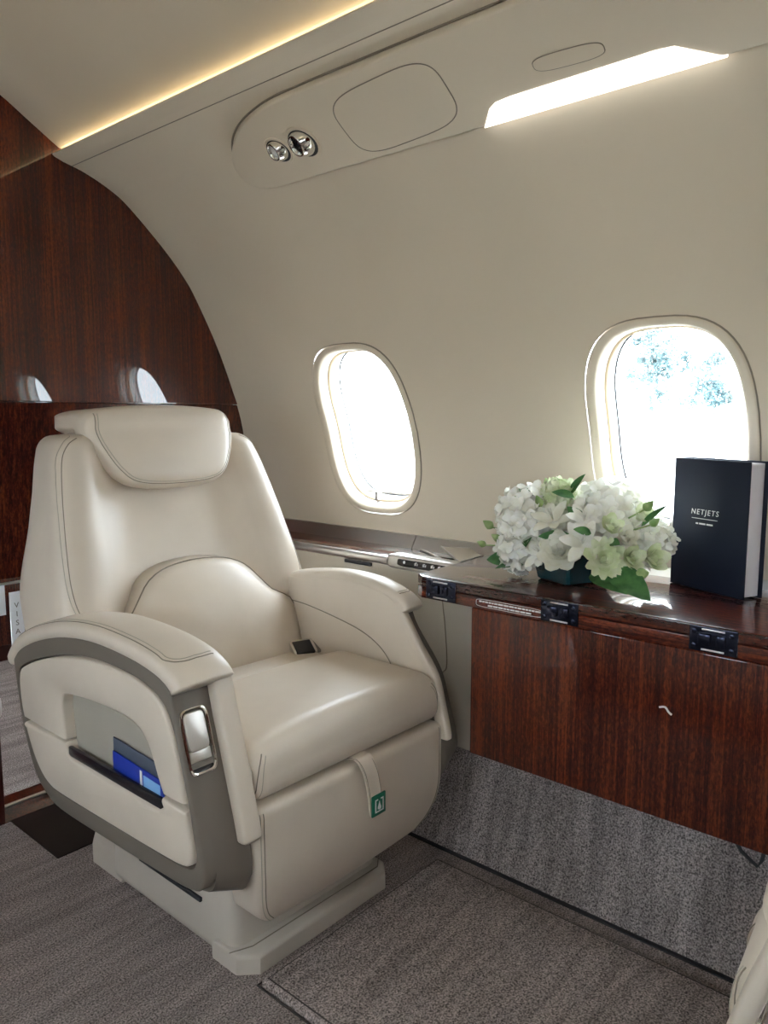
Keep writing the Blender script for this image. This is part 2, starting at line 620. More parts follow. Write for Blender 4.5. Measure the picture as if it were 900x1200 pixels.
NRM = Vector((0.957, 0, 0.287))
def window(i, yc, side):
    root = bpy.data.objects.new('window_%d' % i, None)
    COL.objects.link(root); root.location = (mir(XW(0.83), side), yc, 0.83)
    struct(root)
    def pt(y, z, d):
        # d: metres outward through the wall
        x = XW(WZ) + (XW(z) - XW(WZ)) + NRM.x * d
        return (mir(x, side), y, z + NRM.z * d)
    def ring(a, b, d, dz=0): return [pt(y, z + dz, d) for (y, z) in winloop(yc, a, b)]
    # bezel: groove, raised lip, opening edge
    v, f = loft_vf([ring(WA, WB, 0.004), ring(WA - .002, WB - .002, -0.003), ring(WA - .006, WB - .006, -0.0035), ring(WA - .022, WB - .014, -0.002),
                    ring(WA - .026, WB - .019, 0.001), ring(WA - .029, WB - .022, 0.012)], cap=False)
    mk('bezel', v, f, 'liner', root)
    v, f = loft_vf([ring(WA + .0015, WB + .0015, -0.0006), ring(WA - .0012, WB - .0012, -0.0035)], cap=False)
    mk('bezel_seam', v, f, 'seam', root)
    v, f = loft_vf([ring(WA - .029, WB - .022, 0.012), ring(WA - .033, WB - .026, 0.032)], cap=False)
    mk('reveal', v, f, 'reveal', root)
    v, f = loft_vf([ring(WA - .033, WB - .026, 0.032), ring(WA - .038, WB - .031, 0.034), ring(WA - .038, WB - .031, 0.048)], cap=False)
    mk('gasket', v, f, 'gasket', root)
    v, f = loft_vf([ring(WA - .038, WB - .031, 0.048), ring(WA - .034, WB - .027, 0.050), ring(WA - .034, WB - .027, 0.085)], cap=False)
    mk('outer_reveal', v, f, 'reveal', root)
    v, f = loft_vf([ring(WA - .034, WB - .027, 0.085), ring(WA - .038, WB - .031, 0.086)], cap=False)
    mk('pane_seal', v, f, 'rubber', root)
    rg = ring(WA - .030, WB - .023, 0.088)
    v, f = loft_vf([rg, ring(WA - .030, WB - .023, 0.092)])
    mk('pane', v, f, 'glass', root)
    # shade pull clip on the lower edge
    zb = WZ - WB + .034
    a = pt(yc + .012 if i != 1 else yc + .03, zb, 0.028)
    s = 1 if side > 0 else -1
    clip = [box_vf((a[0] - .004, a[1] - .007, a[2] - .002), (a[0] + .004, a[1] + .004, a[2] + .024), .001),
            box_vf((a[0] - .006, a[1] - .012, a[2] - .003), (a[0] + .006, a[1] + .006, a[2] + .002), .001)]
    v, f = join_vf(clip)
    mk('shade_pull', v, f, 'metal', root, True, 35)
    v, f = loft_vf([[pt(yc - .13, zb + .012, .050), pt(yc + .13, zb + .012, .050), pt(yc + .13, zb + .018, .050), pt(yc - .13, zb + .018, .050)],
                    [pt(yc - .13, zb + .012, .056), pt(yc + .13, zb + .012, .056), pt(yc + .13, zb + .018, .056), pt(yc - .13, zb + .018, .056)]])
    mk('shade_rail', v, f, 'reveal', root, False)
    return root
k = 1
for side in (1, -1):
    for yc in WIN_Y:
        window(k, yc, side); k += 1

# ceiling: cream vault between the two light coves
CE = [(1.150, 1.868), (1.118, 1.882), (1.108, 1.886), (1.024, 1.938), (0.959, 1.978), (0.86, 2.025), (0.72, 2.065), (XC, 2.08)]
ce = [tuple(p) for p in spline(CE, 5)]
ce_full = ce + [(2 * XC - x, z) for (x, z) in reversed(ce[:-1])]
V, F = [], []
ys = [Y0 + (YB + .02 - Y0) * i / 12 for i in range(13)]
m = len(ce_full)
for y in ys: V += [(x, y, z) for (x, z) in ce_full]
for i in range(len(ys) - 1):
    for j in range(m - 1):
        a = i * m + j; F.append([a, a + 1, a + m + 1, a + m])
struct(mk('ceiling', V, F, 'ceiling'))

# cove lips: the liner's upper edge folds back behind the light strip
for side, nm in ((1, 'trim_1'), (-1, 'trim_2')):
    pr = [(1.127, 1.8465), (1.100, 1.8555), (1.094, 1.860), (1.096, 1.864), (1.150, 1.860), (1.152, 1.868)]
    V, F = [], []
    for y in (Y0, YB + .01): V += [(mir(x, side), y, z) for (x, z) in pr]
    n_ = len(pr)
    F = [[j, j + 1, j + 1 + n_, j + n_] for j in range(n_ - 1)]
    struct(mk(nm, V, F, 'liner', None, True, 30))
    # thin panel joint along the lip
    o = tube('cove_joint', [(mir(1.150, side), Y0, 1.8415), (mir(1.150, side), YB, 1.8415)], .0012, 'seam', bpy.data.objects[nm])
for side in (1, -1):
    root = thing('cove_light', (mir(1.125, side), 0.0, 1.862),
                 'warm glowing light strip hidden in the ceiling cove above the service panel' if side > 0 else
                 'warm light strip in the ceiling cove above the opposite wall', 'light strip')
    box('strip_backing', (mir(1.128, side) - .001, Y0 + .02, 1.8635), (mir(1.128, side) + .001, YB - .004, 1.8805), 'white', root, 0)
    led = []
    y = Y0 + .03
    while y < YB - .01:
        x = mir(1.123, side)
        led.append(box_vf((x - .003, y, 1.866), (x + .003, y + .0085, 1.873), 0))
        y += .0105
    v, f = join_vf(led)
    o = mk('led_row', v, f, 'led', root, False)
    o['kind'] = 'stuff'

# front bulkhead: glossy upper panel, lower panel tilted so the window reflections drop out, low opening by the aisle
def slab(lo, hi, tilt=0.0, zref=1.17):
    v, f = box_vf(lo, hi, .002, 1)
    return [Vector((p.x, p.y + max(0.0, zref - p.z) * tilt, p.z)) for p in v], f
wf = bpy.data.objects.new('wall_front', None); COL.objects.link(wf); wf.location = (XC, YB, 0); struct(wf)
v, f = slab((-.85, YB, 1.172), (1.95, YB + .04, 2.2))
mk('upper_panel', v, f, 'wood', wf, True, 30)
v, f = slab((-.85, YB + .004, .66), (1.95, YB + .04, 1.170), .14)
mk('lower_panel', v, f, 'wood_dark', wf, True, 30)
yb2 = YB + .004 + .51 * .14
v, f = slab((1.12, yb2, 0), (1.95, yb2 + .04, .66))
mk('base_panel', v, f, 'wood_dark', wf, True, 30)
v, f = slab((-.85, yb2, 0), (.80, yb2 + .04, .66))
mk('base_panel', v, f, 'wood_dark', wf, True, 30)
box('door_post', (.805, 2.135, 0), (.832, 2.27, .30), 'maroon', wf, .004)
rbox('post_cap', (.822, 2.20, .335), (.024, .065, .035), .02, 'reveal', wf, (2, 2, 2), 3)
box('leak_block_slab', (-.85, YB + .12, .665), (1.95, YB + .14, 2.3), 'wood_dark', wf, 0)  # unseen slabs added to stop light leaking through the bulkhead gaps
box('leak_block_slab', (-.85, YB + .03, 1.14), (1.95, YB + .06, 1.20), 'wood_dark', wf, 0)
box('wall_rear', (-.85, Y0 - .05, 0), (1.95, Y0, 2.2), 'wood')
struct(bpy.data.objects['wall_rear'])

# floor: carpet, threshold, galley carpet beyond
box('floor', (-.46, Y0, -.05), (1.56, 2.14, 0.0), 'carpet', None, 0)
struct(bpy.data.objects['floor'])
fl = bpy.data.objects['floor']
box('shaded_floor_strip', (.845, 1.86, 0.0), (1.56, 2.14, .004), 'shadow_floor', fl, .001)  # dark floor strip with the shade behind the seat painted in
th = box('trim_3', (-.46, 2.14, -.05), (1.60, 2.30, .002), 'wood_dark', None, .001); struct(th)
box('threshold_strip', (-.4, 2.222, .002), (1.05, 2.236, .008), 'metal', th, .002)
box('trim_4', (-.85, 2.30, -.05), (2.2, 4.6, 0.0), 'carpet_wall', None, 0)
struct(bpy.data.objects['trim_4'])
# galley beyond the opening
gr = box('wall_galley_right', (1.95, 2.3, 0), (2.0, 4.6, 2.2), 'liner', None, 0); struct(gr)
gc_ = box('ceiling_galley', (-.85, 2.3, 2.15), (2.0, 4.6, 2.2), 'liner', None, 0); struct(gc_)
for q, (a_, b_) in enumerate((((-.90, 2.3, 0), (-.85, 3.1, 2.2)), ((-.90, 3.75, 0), (-.85, 4.6, 2.2)), ((-.90, 3.1, 1.85), (-.85, 3.75, 2.2)))):
    struct(box('wall_galley_light_cut', a_, b_, 'liner', None, 0))  # unseen walls added to cut the daylight on the galley carpet
gw = box('wall_galley', (-.85, 4.6, 0), (2.2, 4.65, 2.2), 'wood', None, 0); struct(gw)

# lower side walls: carpeted kick and taupe panel
for side, nm in ((1, 'wall_lower_right'), (-1, 'wall_lower_left')):
    root = bpy.data.objects.new(nm, None); COL.objects.link(root); root.location = (mir(1.6, side), 0, 0); struct(root)
    V, F = [], []
    pr = [(1.538, -0.002), (1.545, .012), (1.58, .11), (1.618, .240), (1.622, .248), (1.63, .250)]
    for i in range(12):
        y = Y0 + (YB - Y0) * i / 11
        V += [(mir(x, side), y, z) for x, z in pr]
    m = len(pr)
    F = [[i * m + j, i * m + j + 1, (i + 1) * m + j + 1, (i + 1) * m + j] for i in range(11) for j in range(m - 1)]
    mk('carpet_kick', V, F, 'carpet_wall', root)
    a, b = sorted((mir(1.622, side), mir(1.65, side)))
    box('taupe_panel', (a, Y0, .225), (b, YB, .735), 'wall_taupe', root, 0)
    if side > 0:
        lp = [(1.222, .68), (1.206, .56), (1.200, .47), (1.212, .445), (1.24, .425), (1.30, .415), (1.50, .41)]
        tube('access_seam', [Vector((1.6215, y, z)) for y, z in spline(lp, 8)], .0014, 'seam', root)
        box('kick_channel', (1.530, Y0, -.002), (1.542, YB, .004), 'rubber', root, .001)

# raised carpet mat in front of the seat
def mat_def(p, w):
    return p
V, F = rbox_vf((1.19, 0.661, .005), (.29, .461, .012), (.012, .012, .0119), (6, 10, 1), 3)
mt = mk('carpet_mat', V, F, 'carpet')
tag(mt, 'grey carpet floor mat with bound edges between the facing seats', 'floor mat')
tube('bound_edge', [Vector((x, y, .001)) for x, y in [(.897, .21), (.897, 1.125), (1.483, 1.125), (1.483, .21)]], .0024, 'carpet_dark', mt, 6)
tube('bound_edge', [Vector((x, y, .0158)) for x, y in [(.912, .22), (.912, 1.108), (1.466, 1.108), (1.466, .22)]], .0022, 'carpet_dark', mt, 6)

# outside: bright apron
gp = mk('apron_ground', [(-150, -150, -1.6), (250, -150, -1.6), (250, 250, -1.6), (-150, 250, -1.6)], [[0, 1, 2, 3]], 'tarmac', None, False)
struct(gp)

# ------------------------------------------------------------------ the executive seat
SX = 1.115
def build_seat():
    root = thing('cabin_seat', (SX, 1.45, 0.0), 'cream leather cabin seat standing with its back to the glossy wood bulkhead', 'seat', None)

    # --- backrest
    wz = [(.44, .350), (.62, .357), (.70, .355), (.80, .342), (.90, .325), (1.0, .303), (1.05, .290), (1.10, .270)]
    fz = [(.44, 1.50), (.70, 1.583), (1.10, 1.728)]
    tz = [(.44, .24), (.72, .245), (.95, .175), (1.10, .15)]
    def d_back(p, w):
        z = p.z
        fx, d = w.x, (w.y + 1) / 2
        W = interp(z, wz)
        shoulder = sstep(.62, 1.0, abs(fx)) * sstep(.98, 1.09, z)
        dish = 0.050 * (1 - sstep(.30, .86, abs(fx))) * sstep(.50, .62, z) * (1 - .25 * sstep(.95, 1.08, z))
        roll = 0.018 * math.exp(-((abs(fx) - .80) / .17) ** 2) * sstep(.62, .72, z) - .035 * (1 - sstep(.60, .66, z))
        y = interp(z, fz) + d * interp(z, tz) + (dish - roll) * (1 - d) ** 2
        return Vector((SX + fx * W * (1 - .05 * d * sstep(.72, .9, z)), y, z - .006 * shoulder))
    back = rbox('backrest', (SX, 0, .765), (.36, .12, .325), (.034, .05, .032), 'leather', root, (22, 5, 22), 5, d_back)

    # --- lumbar cushion, outline in (x, z)
    lh = [(.0, .778), (.085, .770), (.142, .746), (.182, .704), (.212, .672), (.250, .652), (.275, .625), (.278, .55), (.262, .475), (.14, .458)]
    lo = [(SX + a, b) for a, b in lh] + [(SX, .455)] + [(SX - a, b) for a, b in reversed(lh[1:])]
    loop = resample([tuple(p) for p in spline(lo, 8, True)], 72)
    def lum(x, z, h):
        y = interp(z, fz) + .022
        return (x, y - .030 - h, z)
    v, f = pad_vf(loop, lum, .050, 9, 2.4, .05)
    lumb = mk('lumbar_cushion', v, f, 'leather', root)
    tube('seam', [Vector(lum(x, z, .0)) for x, z in loop], .0018, 'seam', lumb, 5, True)

    # --- headrest: saddle over the top with a flap in front
    def d_head(p, w):
        fx, d, t = w.x, (w.y + 1) / 2, (w.z + 1) / 2
        zb = .950 + (1.074 - .950) * sstep(.24, .40, d) + .018 * abs(fx) ** 3
        zt = 1.160 - .014 * abs(fx) ** 2.2 - .008 * d
        z = zb + (zt - zb) * t
        Wd = interp(z, [(.95, .132), (.975, .152), (1.01, .178), (1.05, .200), (1.08, .210), (1.15, .208)])
        yf = interp(z, fz) - .022 - .016 * (1 - fx * fx) * math.sin(min(1, max(0, (z - .955) / .19)) * PI)
        y = yf + d * (1.905 - yf)
        return Vector((SX + fx * Wd, y, z))
    head = rbox('headrest', (SX, 0, 1.05), (.21, .10, .095), (.045, .030, .040), 'leather', root, (18, 14, 12), 6, d_head)

    # --- seat cushion
    def d_cush(p, w):
        fx, y, t = w.x, p.y, (w.z + 1) / 2
        dz = -.030 * sstep(1.345, 1.405, y) - .010 * math.exp(-((y - 1.405) / .012) ** 2) + .005 * sstep(1.41, 1.46, y)
        z = p.z + t * (dz + .012 * (1 - fx * fx))
        yy = y + .012 * t * (1 - sstep(1.035, 1.12, y))
        return Vector((p.x, yy, z))
    cush = rbox('seat_cushion', (SX, 1.328, .478), (.281, .292, .056), (.030, .052, .045), 'leather', root, (12, 60, 4), 5, d_cush)

    seam(cush, [(SX - .27, 1.392, .7), (SX - .14, 1.398, .7), (SX, 1.400, .7), (SX + .14, 1.398, .7), (SX + .27, 1.392, .7)], (0, 0, -1), .006, None, 10, .0016)

    # --- legrest panel
    def d_leg(p, w):
        z = p.z
        W = interp(z, [(.150, .205), (.165, .232), (.19, .256), (.23, .273), (.30, .283), (.42, .283)])
        y = p.y + .045 * max(0.0, (.30 - z) / .15) ** 2
        if w.y < 0: y -= .007 * (1 - w.x ** 2)
        return Vector((SX + w.x * W, y, z))
    leg = rbox('legrest', (SX, 1.085, .287), (.283, .045, .134), (.018, .018, .018), 'leather', root, (14, 3, 12), 4, d_leg)
    # pull strap with a small green tag
    sp = [(1.105, 1.062, .431), (1.110, 1.036, .432), (1.118, 1.0215, .405), (1.128, 1.019, .36), (1.136, 1.0195, .308)]
    rings = []
    for q in spline(sp, 6):
        x, y, z = q
        rings.append([(x - .021, y - .0035, z), (x + .021, y - .0035, z + .003), (x + .021, y, z + .003), (x - .021, y, z)])
    v, f = loft_vf(rings)
    strap = mk('pull_strap', v, f, 'leather', leg, True, 40)
    for dx in (-.017, .017):
        tube('stitching', [Vector((x + dx, y - .0037, z + .001)) for x, y, z in spline(sp, 6)], .0009, 'seam', leg, 5)
    tg = box('strap_tag', (1.1165, 1.0125, .305), (1.158, 1.0165, .350), 'green_tag', leg, .001)
    tg['label'] = 'small green tag with a white emblem'
    b_ = []
    for (x0, x1, z0, z1) in ((1.125, 1.1275, .314, .341), (1.148, 1.1505, .314, .341), (1.125, 1.133, .3385, .341), (1.1425, 1.1505, .3385, .341), (1.125, 1.1505, .3125, .315)):
        b_.append(box_vf((x0, 1.0115, z0), (x1, 1.0126, z1), 0))
    v, f = join_vf(b_)
    drop = [(1.1378, .336), (1.1395, .330), (1.1425, .323), (1.1425, .319), (1.1378, .3165), (1.133, .319), (1.133, .323), (1.136, .330)]
    v2, f2 = plate_vf(drop, lambda a, b, d: (a, d, b), 1.0126, 1.0115)
    v, f = join_vf([(v, f), (v2, f2)])
    mk('tag_emblem', v, f, 'white', leg, False)

    # --- base: tapered pedestal, front foot, rear foot
    def d_base(p, w):
        t = p.z / .30
        return Vector((SX + (p.x - SX) * (1 - .10 * t), 1.46 + (p.y - 1.46) * (1 - .12 * t) + .03 * t, p.z))
    ped = rbox('base_pedestal', (SX, 1.435, .15), (.222, .250, .15), .028, 'base', root, (4, 4, 4), 3, d_base)
    ch = .035
    lp = [(SX - .228 + ch, 1.145), (SX + .228 - ch, 1.145), (SX + .228, 1.145 + ch), (SX + .228, 1.26), (SX - .228, 1.26), (SX - .228, 1.145 + ch)]
    lp = [tuple(p) for p in lp]
    v, f = plate_vf(lp, lambda a, b, d: (a, b, d), 0.0, .042, .010)
    mk('base_front_foot', v, f, 'base', root, True, 35)
    lp = [(SX - .215, 1.64), (SX + .215, 1.64), (SX + .215, 1.78), (SX + .185, 1.82), (SX - .185, 1.82), (SX - .215, 1.78)]
    v, f = plate_vf(lp, lambda a, b, d: (a, b, d), 0.0, .075, .025)
    mk('base_rear_foot', v, f, 'base', root, True, 35)
    tube('seam', [(SX - .229, 1.20, .040), (SX - .19, 1.172, .048), (SX + .19, 1.168, .048), (SX + .229, 1.20, .040)], .0012, 'seam', root, 5)
    box('track_slot', (SX - .2205, 1.31, .098), (SX - .19, 1.55, .107), 'rubber', root, .001)
    # wide lower pan that carries the cushion
    rbox('seat_pan', (SX, 1.40, .34), (.275, .26, .07), .03, 'base', root, (3, 3, 2), 3)

    # --- arms
    sh = [(1.752, .600), (1.745, .53), (1.730, .46), (1.700, .38), (1.660, .325), (1.605, .298), (1.54, .290), (1.36, .295), (1.17, .303), (1.09, .308), (1.055, .318), (1.040, .345),
          (1.046, .385), (1.063, .44), (1.087, .52), (1.117, .62), (1.128, .665), (1.15, .688), (1.25, .705), (1.376, .708), (1.50, .692), (1.62, .660), (1.70, .635)]
    pn = [(1.722, .560), (1.722, .50), (1.705, .45), (1.672, .39), (1.635, .352), (1.595, .334), (1.54, .330), (1.36, .335), (1.17, .342), (1.10, .347), (1.071, .358), (1.064, .385),
          (1.072, .420), (1.083, .47), (1.105, .55), (1.125, .60), (1.145, .628), (1.18, .647), (1.25, .660), (1.376, .662), (1.50, .645), (1.62, .612), (1.69, .585)]
    shl0 = resample([tuple(p) for p in spline(sh, 6, True)], 120)
    pnl0 = resample([tuple(p) for p in spline(pn, 6, True)], 120)
    for side in (-1, 1):
        def X(x): return x if side < 0 else 2 * SX - (.84 - (.84 - x) * .55)
        def Q(pts):      # the wall-side arm is slimmer and its nose sits further back
            if side < 0: return pts
            return [(p[0] + .058 * sstep(.50, .66, p[1]) * (1 - sstep(1.14, 1.36, p[0])), p[1]) for p in pts]
        shl = Q(shl0); pnl = Q(pnl0)
        # taupe shell: core with raised outer rim
        def under(x, y, z): return (X(x), y, z - .048 * (x - .72) / .11 * (1 - sstep(.30, .44, z)))
        core, cf = loft_vf([[under(x, y, z) for y, z in shl] for x in (.745, .77, .80, .818)] + [[under(.828, 1.40 + (y - 1.40) * .985, .50 + (z - .50) * .965) for y, z in shl],
                           [under(.832, 1.40 + (y - 1.40) * .96, .50 + (z - .50) * .92) for y, z in shl]])
        c0 = np.mean(np.array(shl), axis=0)
        def sc(l, k): return [(c0[0] + (y - c0[0]) * k, c0[1] + (z - c0[1]) * k) for y, z in l]
        rim, rf = loft_vf([[(X(.746), y, z) for y, z in shl], [(X(.726), y, z) for y, z in shl], [(X(.7215), y, z) for y, z in sc(shl, .992)], [(X(.720), y, z) for y, z in sc(shl, .98)],
                           [(X(.7205), y, z) for y, z in sc(pnl, 1.012)], [(X(.725), y, z) for y, z in pnl], [(X(.7452), y, z) for y, z in pnl]], cap=False)
        v, f = join_vf([(core, cf), (rim, rf)])
        shell = mk('arm_shell', v, f, 'taupe', root, True, 40)
        # cream side panels around the pocket
        g = .003
        pk = [(1.512, .462), (1.518, .50), (1.522, .535), (1.512, .556), (1.485, .566), (1.391, .575), (1.295, .577), (1.235, .570), (1.205, .552), (1.186, .525), (1.165, .482), (1.155, .466)]
        inn = sc(pnl, .988)
        i0 = [i for i in range(120) if inn[i][1] <= .4595]
        i0, i1 = min(i0), max(i0)
        arch = [inn[(i1 + 1 + i) % 120] for i in range(120 - (i1 - i0 + 1))]
        hole = list(reversed(Q([tuple(map(float, p)) for p in spline(pk, 6)])))
        def even(pts, n):
            d = [0.0]
            for p_, q_ in zip(pts, pts[1:]): d.append(d[-1] + math.hypot(q_[0] - p_[0], q_[1] - p_[1]))
            return [(float(np.interp(d[-1] * i / (n - 1), d, [p[0] for p in pts])), float(np.interp(d[-1] * i / (n - 1), d, [p[1] for p in pts]))) for i in range(n)]
        A2, H2 = even(arch, 70), even(hole, 70)
        rings = []
        for (p_, q_) in zip(A2, H2):
            L_ = math.hypot(q_[0] - p_[0], q_[1] - p_[1])
            def at(k, d): return (X(d), p_[0] + (q_[0] - p_[0]) * k, p_[1] + (q_[1] - p_[1]) * k)
            e_ = .006 / L_
            rings.append([at(0, .746), at(0, .7225), at(e_ * .3, .7185), at(e_, .7165), at(.5, .7155), at(1 - e_, .7165), at(1 - e_ * .3, .7185), at(1, .7225), at(1, .746)])
        v, f = loft_vf(rings)
        mk('upper_side_panel', v, f, 'leather_panel', root, True, 50)
        low = inn[i0:i1 + 1]
        dip = [(1.155, .457), (1.152, .440), (1.165, .432), (1.33, .428), (1.49, .428), (1.505, .436), (1.512, .457)]
        lower = [tuple(map(float, p)) for p in low + dip]
        v, f = plate_vf(lower, lambda y, z, d: (X(d), y, z), .746, .7150, .007)
        mk('lower_side_panel', v, f, 'leather_panel', root, True, 50)
        # pocket lining and black lip
        pl = Q([tuple(map(float, p)) for p in spline(pk, 3)] + [(1.155, .43), (1.51, .43)])
        v, f = plate_vf(pl, lambda y, z, d: (X(d), y, z), .7445, .7415)
        mk('pocket_lining', v, f, 'taupe_dark', root, False)
        box('pocket_lip', (min(X(.7185), X(.728)), 1.158, .429), (max(X(.7185), X(.728)), 1.506, .450), 'black', root, .003)
        # leather arm pad
        path = [(1.772, .572), (1.750, .600), (1.71, .630), (1.62, .666), (1.50, .696), (1.376, .709), (1.25, .705), (1.172, .694), (1.135, .683), (1.114, .671), (1.105, .660)]
        pp = spline(Q(path), 5)
        rings = []
        m = len(pp)
        for i, q in enumerate(pp):
            t = pp[min(i + 1, m - 1)] - pp[max(i - 1, 0)]; t = t / np.linalg.norm(t)
            nr = np.array([t[1], -t[0]])
            if nr[1] < 0: nr = -nr
            e = min(1.0, math.sqrt(max(0.0, 1 - (1 - min(1, i / 3)) ** 2)) + .15, math.sqrt(max(0.0, 1 - (1 - min(1, (m - 1 - i) / 3)) ** 2)) + .45)
            ring = []
            for j in range(20):
                a = 2 * PI * j / 20
                cs, sn = math.cos(a), math.sin(a)
                u = .062 * math.copysign(abs(cs) ** .55, cs) * (.75 + .25 * e)
                w_ = .020 * math.copysign(abs(sn) ** .6, sn) * e + (.006 * (1 - (u / .062) ** 2) if sn > 0 else 0)
                ring.append((X(.777 + u), q[0] + nr[0] * w_, q[1] + nr[1] * w_))
            rings.append(ring)
        v, f = loft_vf(rings)
        pad = mk('arm_pad', v, f, 'leather', root)
        # trim down the inner front edge
        path = [(1.130, .680), (1.113, .645), (1.097, .585), (1.077, .52), (1.055, .44), (1.043, .392), (1.043, .380)]
        pp = spline(Q(path), 5); rings = []; m = len(pp)
        for i, q in enumerate(pp):
            t = pp[min(i + 1, m - 1)] - pp[max(i - 1, 0)]; t = t / np.linalg.norm(t)
            nr = np.array([t[1], -t[0]])
            e = min(1.0, .4 + .3 * (m - 1 - i))
            ring = []
            for j in range(16):
                a = 2 * PI * j / 16
                cs, sn = math.cos(a), math.sin(a)
                u = .0215 * math.copysign(abs(cs) ** .5, cs)
                w_ = .0165 * math.copysign(abs(sn) ** .5, sn) * e
                ring.append((X(.8185 + u), q[0] + nr[0] * w_, q[1] + nr[1] * w_))
            rings.append(ring)
        v, f = loft_vf(rings)
        trim = mk('arm_front_trim', v, f, 'leather', root)
        # padded inner face with a curved seam
        inner = [(1.088, .44), (1.100, .58), (1.128, .685), (1.25, .712), (1.376, .716), (1.50, .70), (1.62, .665), (1.64, .42)]
        v, f = plate_vf([tuple(map(float, p)) for p in Q([tuple(q) for q in spline(inner, 5, True)])], lambda y, z, d: (X(d), y, z), .826, .8405, .006)
        ip = mk('arm_inner_pad', v, f, 'leather', root, True, 50)
        arc = [(1.60, .632), (1.50, .628), (1.373, .609), (1.29, .59), (1.235, .564), (1.20, .53), (1.185, .49)]
        tube('seam', [Vector((X(.8408), y, z)) for y, z in spline(arc, 6)], .0014, 'seam', ip, 5)
        # stitching along the pad edge
        sd = (0, 0, -1)
        ny = 0 if side < 0 else .055
        edge = [(X(.728), y + (ny if y < 1.2 else 0), .8) for y in (1.74, 1.66, 1.55, 1.40, 1.27, 1.18, 1.148)] + [(X(.745), 1.128 + ny, .8), (X(.78), 1.124 + ny, .8), (X(.815), 1.128 + ny, .8)]
        seam(pad, edge, sd, .007 * (1 if side < 0 else -1))
        # recline handle in a chrome frame
        def HP(u, v_, d):   # u across, v up the sloping front face, d out of it
            a0, a1 = np.array([1.088, .525]), np.array([1.121, .633])
            ax = (a1 - a0); L_ = np.linalg.norm(ax); ax = ax / L_
            nr = np.array([-ax[1], ax[0]])
            q = a0 + ax * v_ + nr * d
            return (X(.757 + u), q[0], q[1])
        if side < 0:
            def rr_(a, b, cv, n=40): return ell(0, cv, a, b, n, 6)
            v, f = loft_vf([[HP(u, w_, -.004) for u, w_ in rr_(.0295, .058, .043)], [HP(u, w_, .004) for u, w_ in rr_(.0295, .058, .043)], [HP(u, w_, .005) for u, w_ in rr_(.0275, .056, .043)],
                            [HP(u, w_, .004) for u, w_ in rr_(.0245, .053, .043)], [HP(u, w_, -.003) for u, w_ in rr_(.0240, .0525, .043)]], cap=False)
            hf = mk('handle_frame', v, f, 'chrome', root, True, 40)
            v, f = plate_vf(rr_(.0245, .053, .043), lambda u, w_, d: HP(u, w_, d), -.006, -.0005)
            mk('handle_recess', v, f, 'black', root, False)
            v, f = plate_vf(rr_(.0215, .034, .060), lambda u, w_, d: HP(u, w_, d), -.004, .0045, .002)
            mk('handle_paddle', v, f, 'metal', root, True, 40)
            v, f = plate_vf([(-.021, .008), (.021, .008), (.021, .027), (-.021, .027)], lambda u, w_, d: HP(u, w_, d - (.036 - w_) * .2 if False else d), -.004, .0022, .001)
            mk('handle_grip', v, f, 'metal', root, True, 40)

    # --- seams on the big cushions
    seam(back, [(SX - .300, 1.5, .685), (SX - .322, 1.5, .705), (SX - .326, 1.5, .76), (SX - .316, 1.5, .85), (SX - .300, 1.5, .95), (SX - .282, 1.5, 1.03), (SX - .262, 1.5, 1.065), (SX - .235, 1.5, 1.080)], (0, 1, 0), .007)
    seam(back, [(SX + .300, 1.5, .685), (SX + .322, 1.5, .705), (SX + .326, 1.5, .76), (SX + .316, 1.5, .85), (SX + .300, 1.5, .95), (SX + .282, 1.5, 1.03), (SX + .262, 1.5, 1.065), (SX + .235, 1.5, 1.080)], (0, 1, 0), -.007)
    for s in (-1, 1):
        seam(head, [(SX + s * .190, 1.55, 1.137), (SX + s * .193, 1.55, 1.10), (SX + s * .188, 1.55, 1.07), (SX + s * .170, 1.55, 1.03), (SX + s * .150, 1.55, 1.0), (SX + s * .126, 1.55, .980), (SX + s * .09, 1.55, .970), (SX + s * .045, 1.55, .966), (SX, 1.55, .965)], (0, 1, 0), .006 * -s)
        seam(cush, [(SX + s * .27, .98, .432), (SX + s * .268, .98, .47), (SX + s * .262, .98, .50), (SX + s * .252, .98, .518)], (0, 1, 0), .008 * s)
        seam(leg, [(SX + s * .263, .98, .412), (SX + s * .263, .98, .36), (SX + s * .262, .98, .29), (SX + s * .255, .98, .235), (SX + s * .238, .98, .195), (SX + s * .215, .98, .168)], (0, 1, 0), .007 * s)

    # --- belt buckle lying in the corner of the cushion
    c0 = Vector((1.352, 1.475, .520))
    rot = Matrix.Scale(1.15, 4) @ Matrix.Rotation(math.radians(-18), 4, 'Z') @ Matrix.Rotation(math.radians(32), 4, 'X')
    def bx(p): return c0 + rot @ p
    v, f = box_vf((-.030, -.022, -.009), (.030, .022, .009), .005, 2, bx)
    bk = mk('belt_buckle', v, f, 'chrome', root, True, 40)
    v, f = box_vf((-.024, -.0235, -.004), (.022, .016, .0105), .002, 1, bx)
    mk('buckle_face', v, f, 'black', bk, True, 40)
    v, f = box_vf((.026, -.018, -.006), (.05, .018, .004), .003, 1, bx)
    mk('belt_webbing', v, f, 'taupe', bk, True, 40)
    return root
seat = build_seat()

def copy_tree(o, parent=None):
    c = o.copy(); COL.objects.link(c); c.parent = parent
    for ch in o.children: copy_tree(ch, c)
    return c
seat2 = copy_tree(seat)
seat2.location = (1.150, -.150, 0); seat2.rotation_euler = (0, 0, PI + math.radians(5)); seat2.scale = (-1, 1, 1)
tag(seat2, 'cream leather cabin seat across the carpet mat, facing the seat by the bulkhead', 'seat')

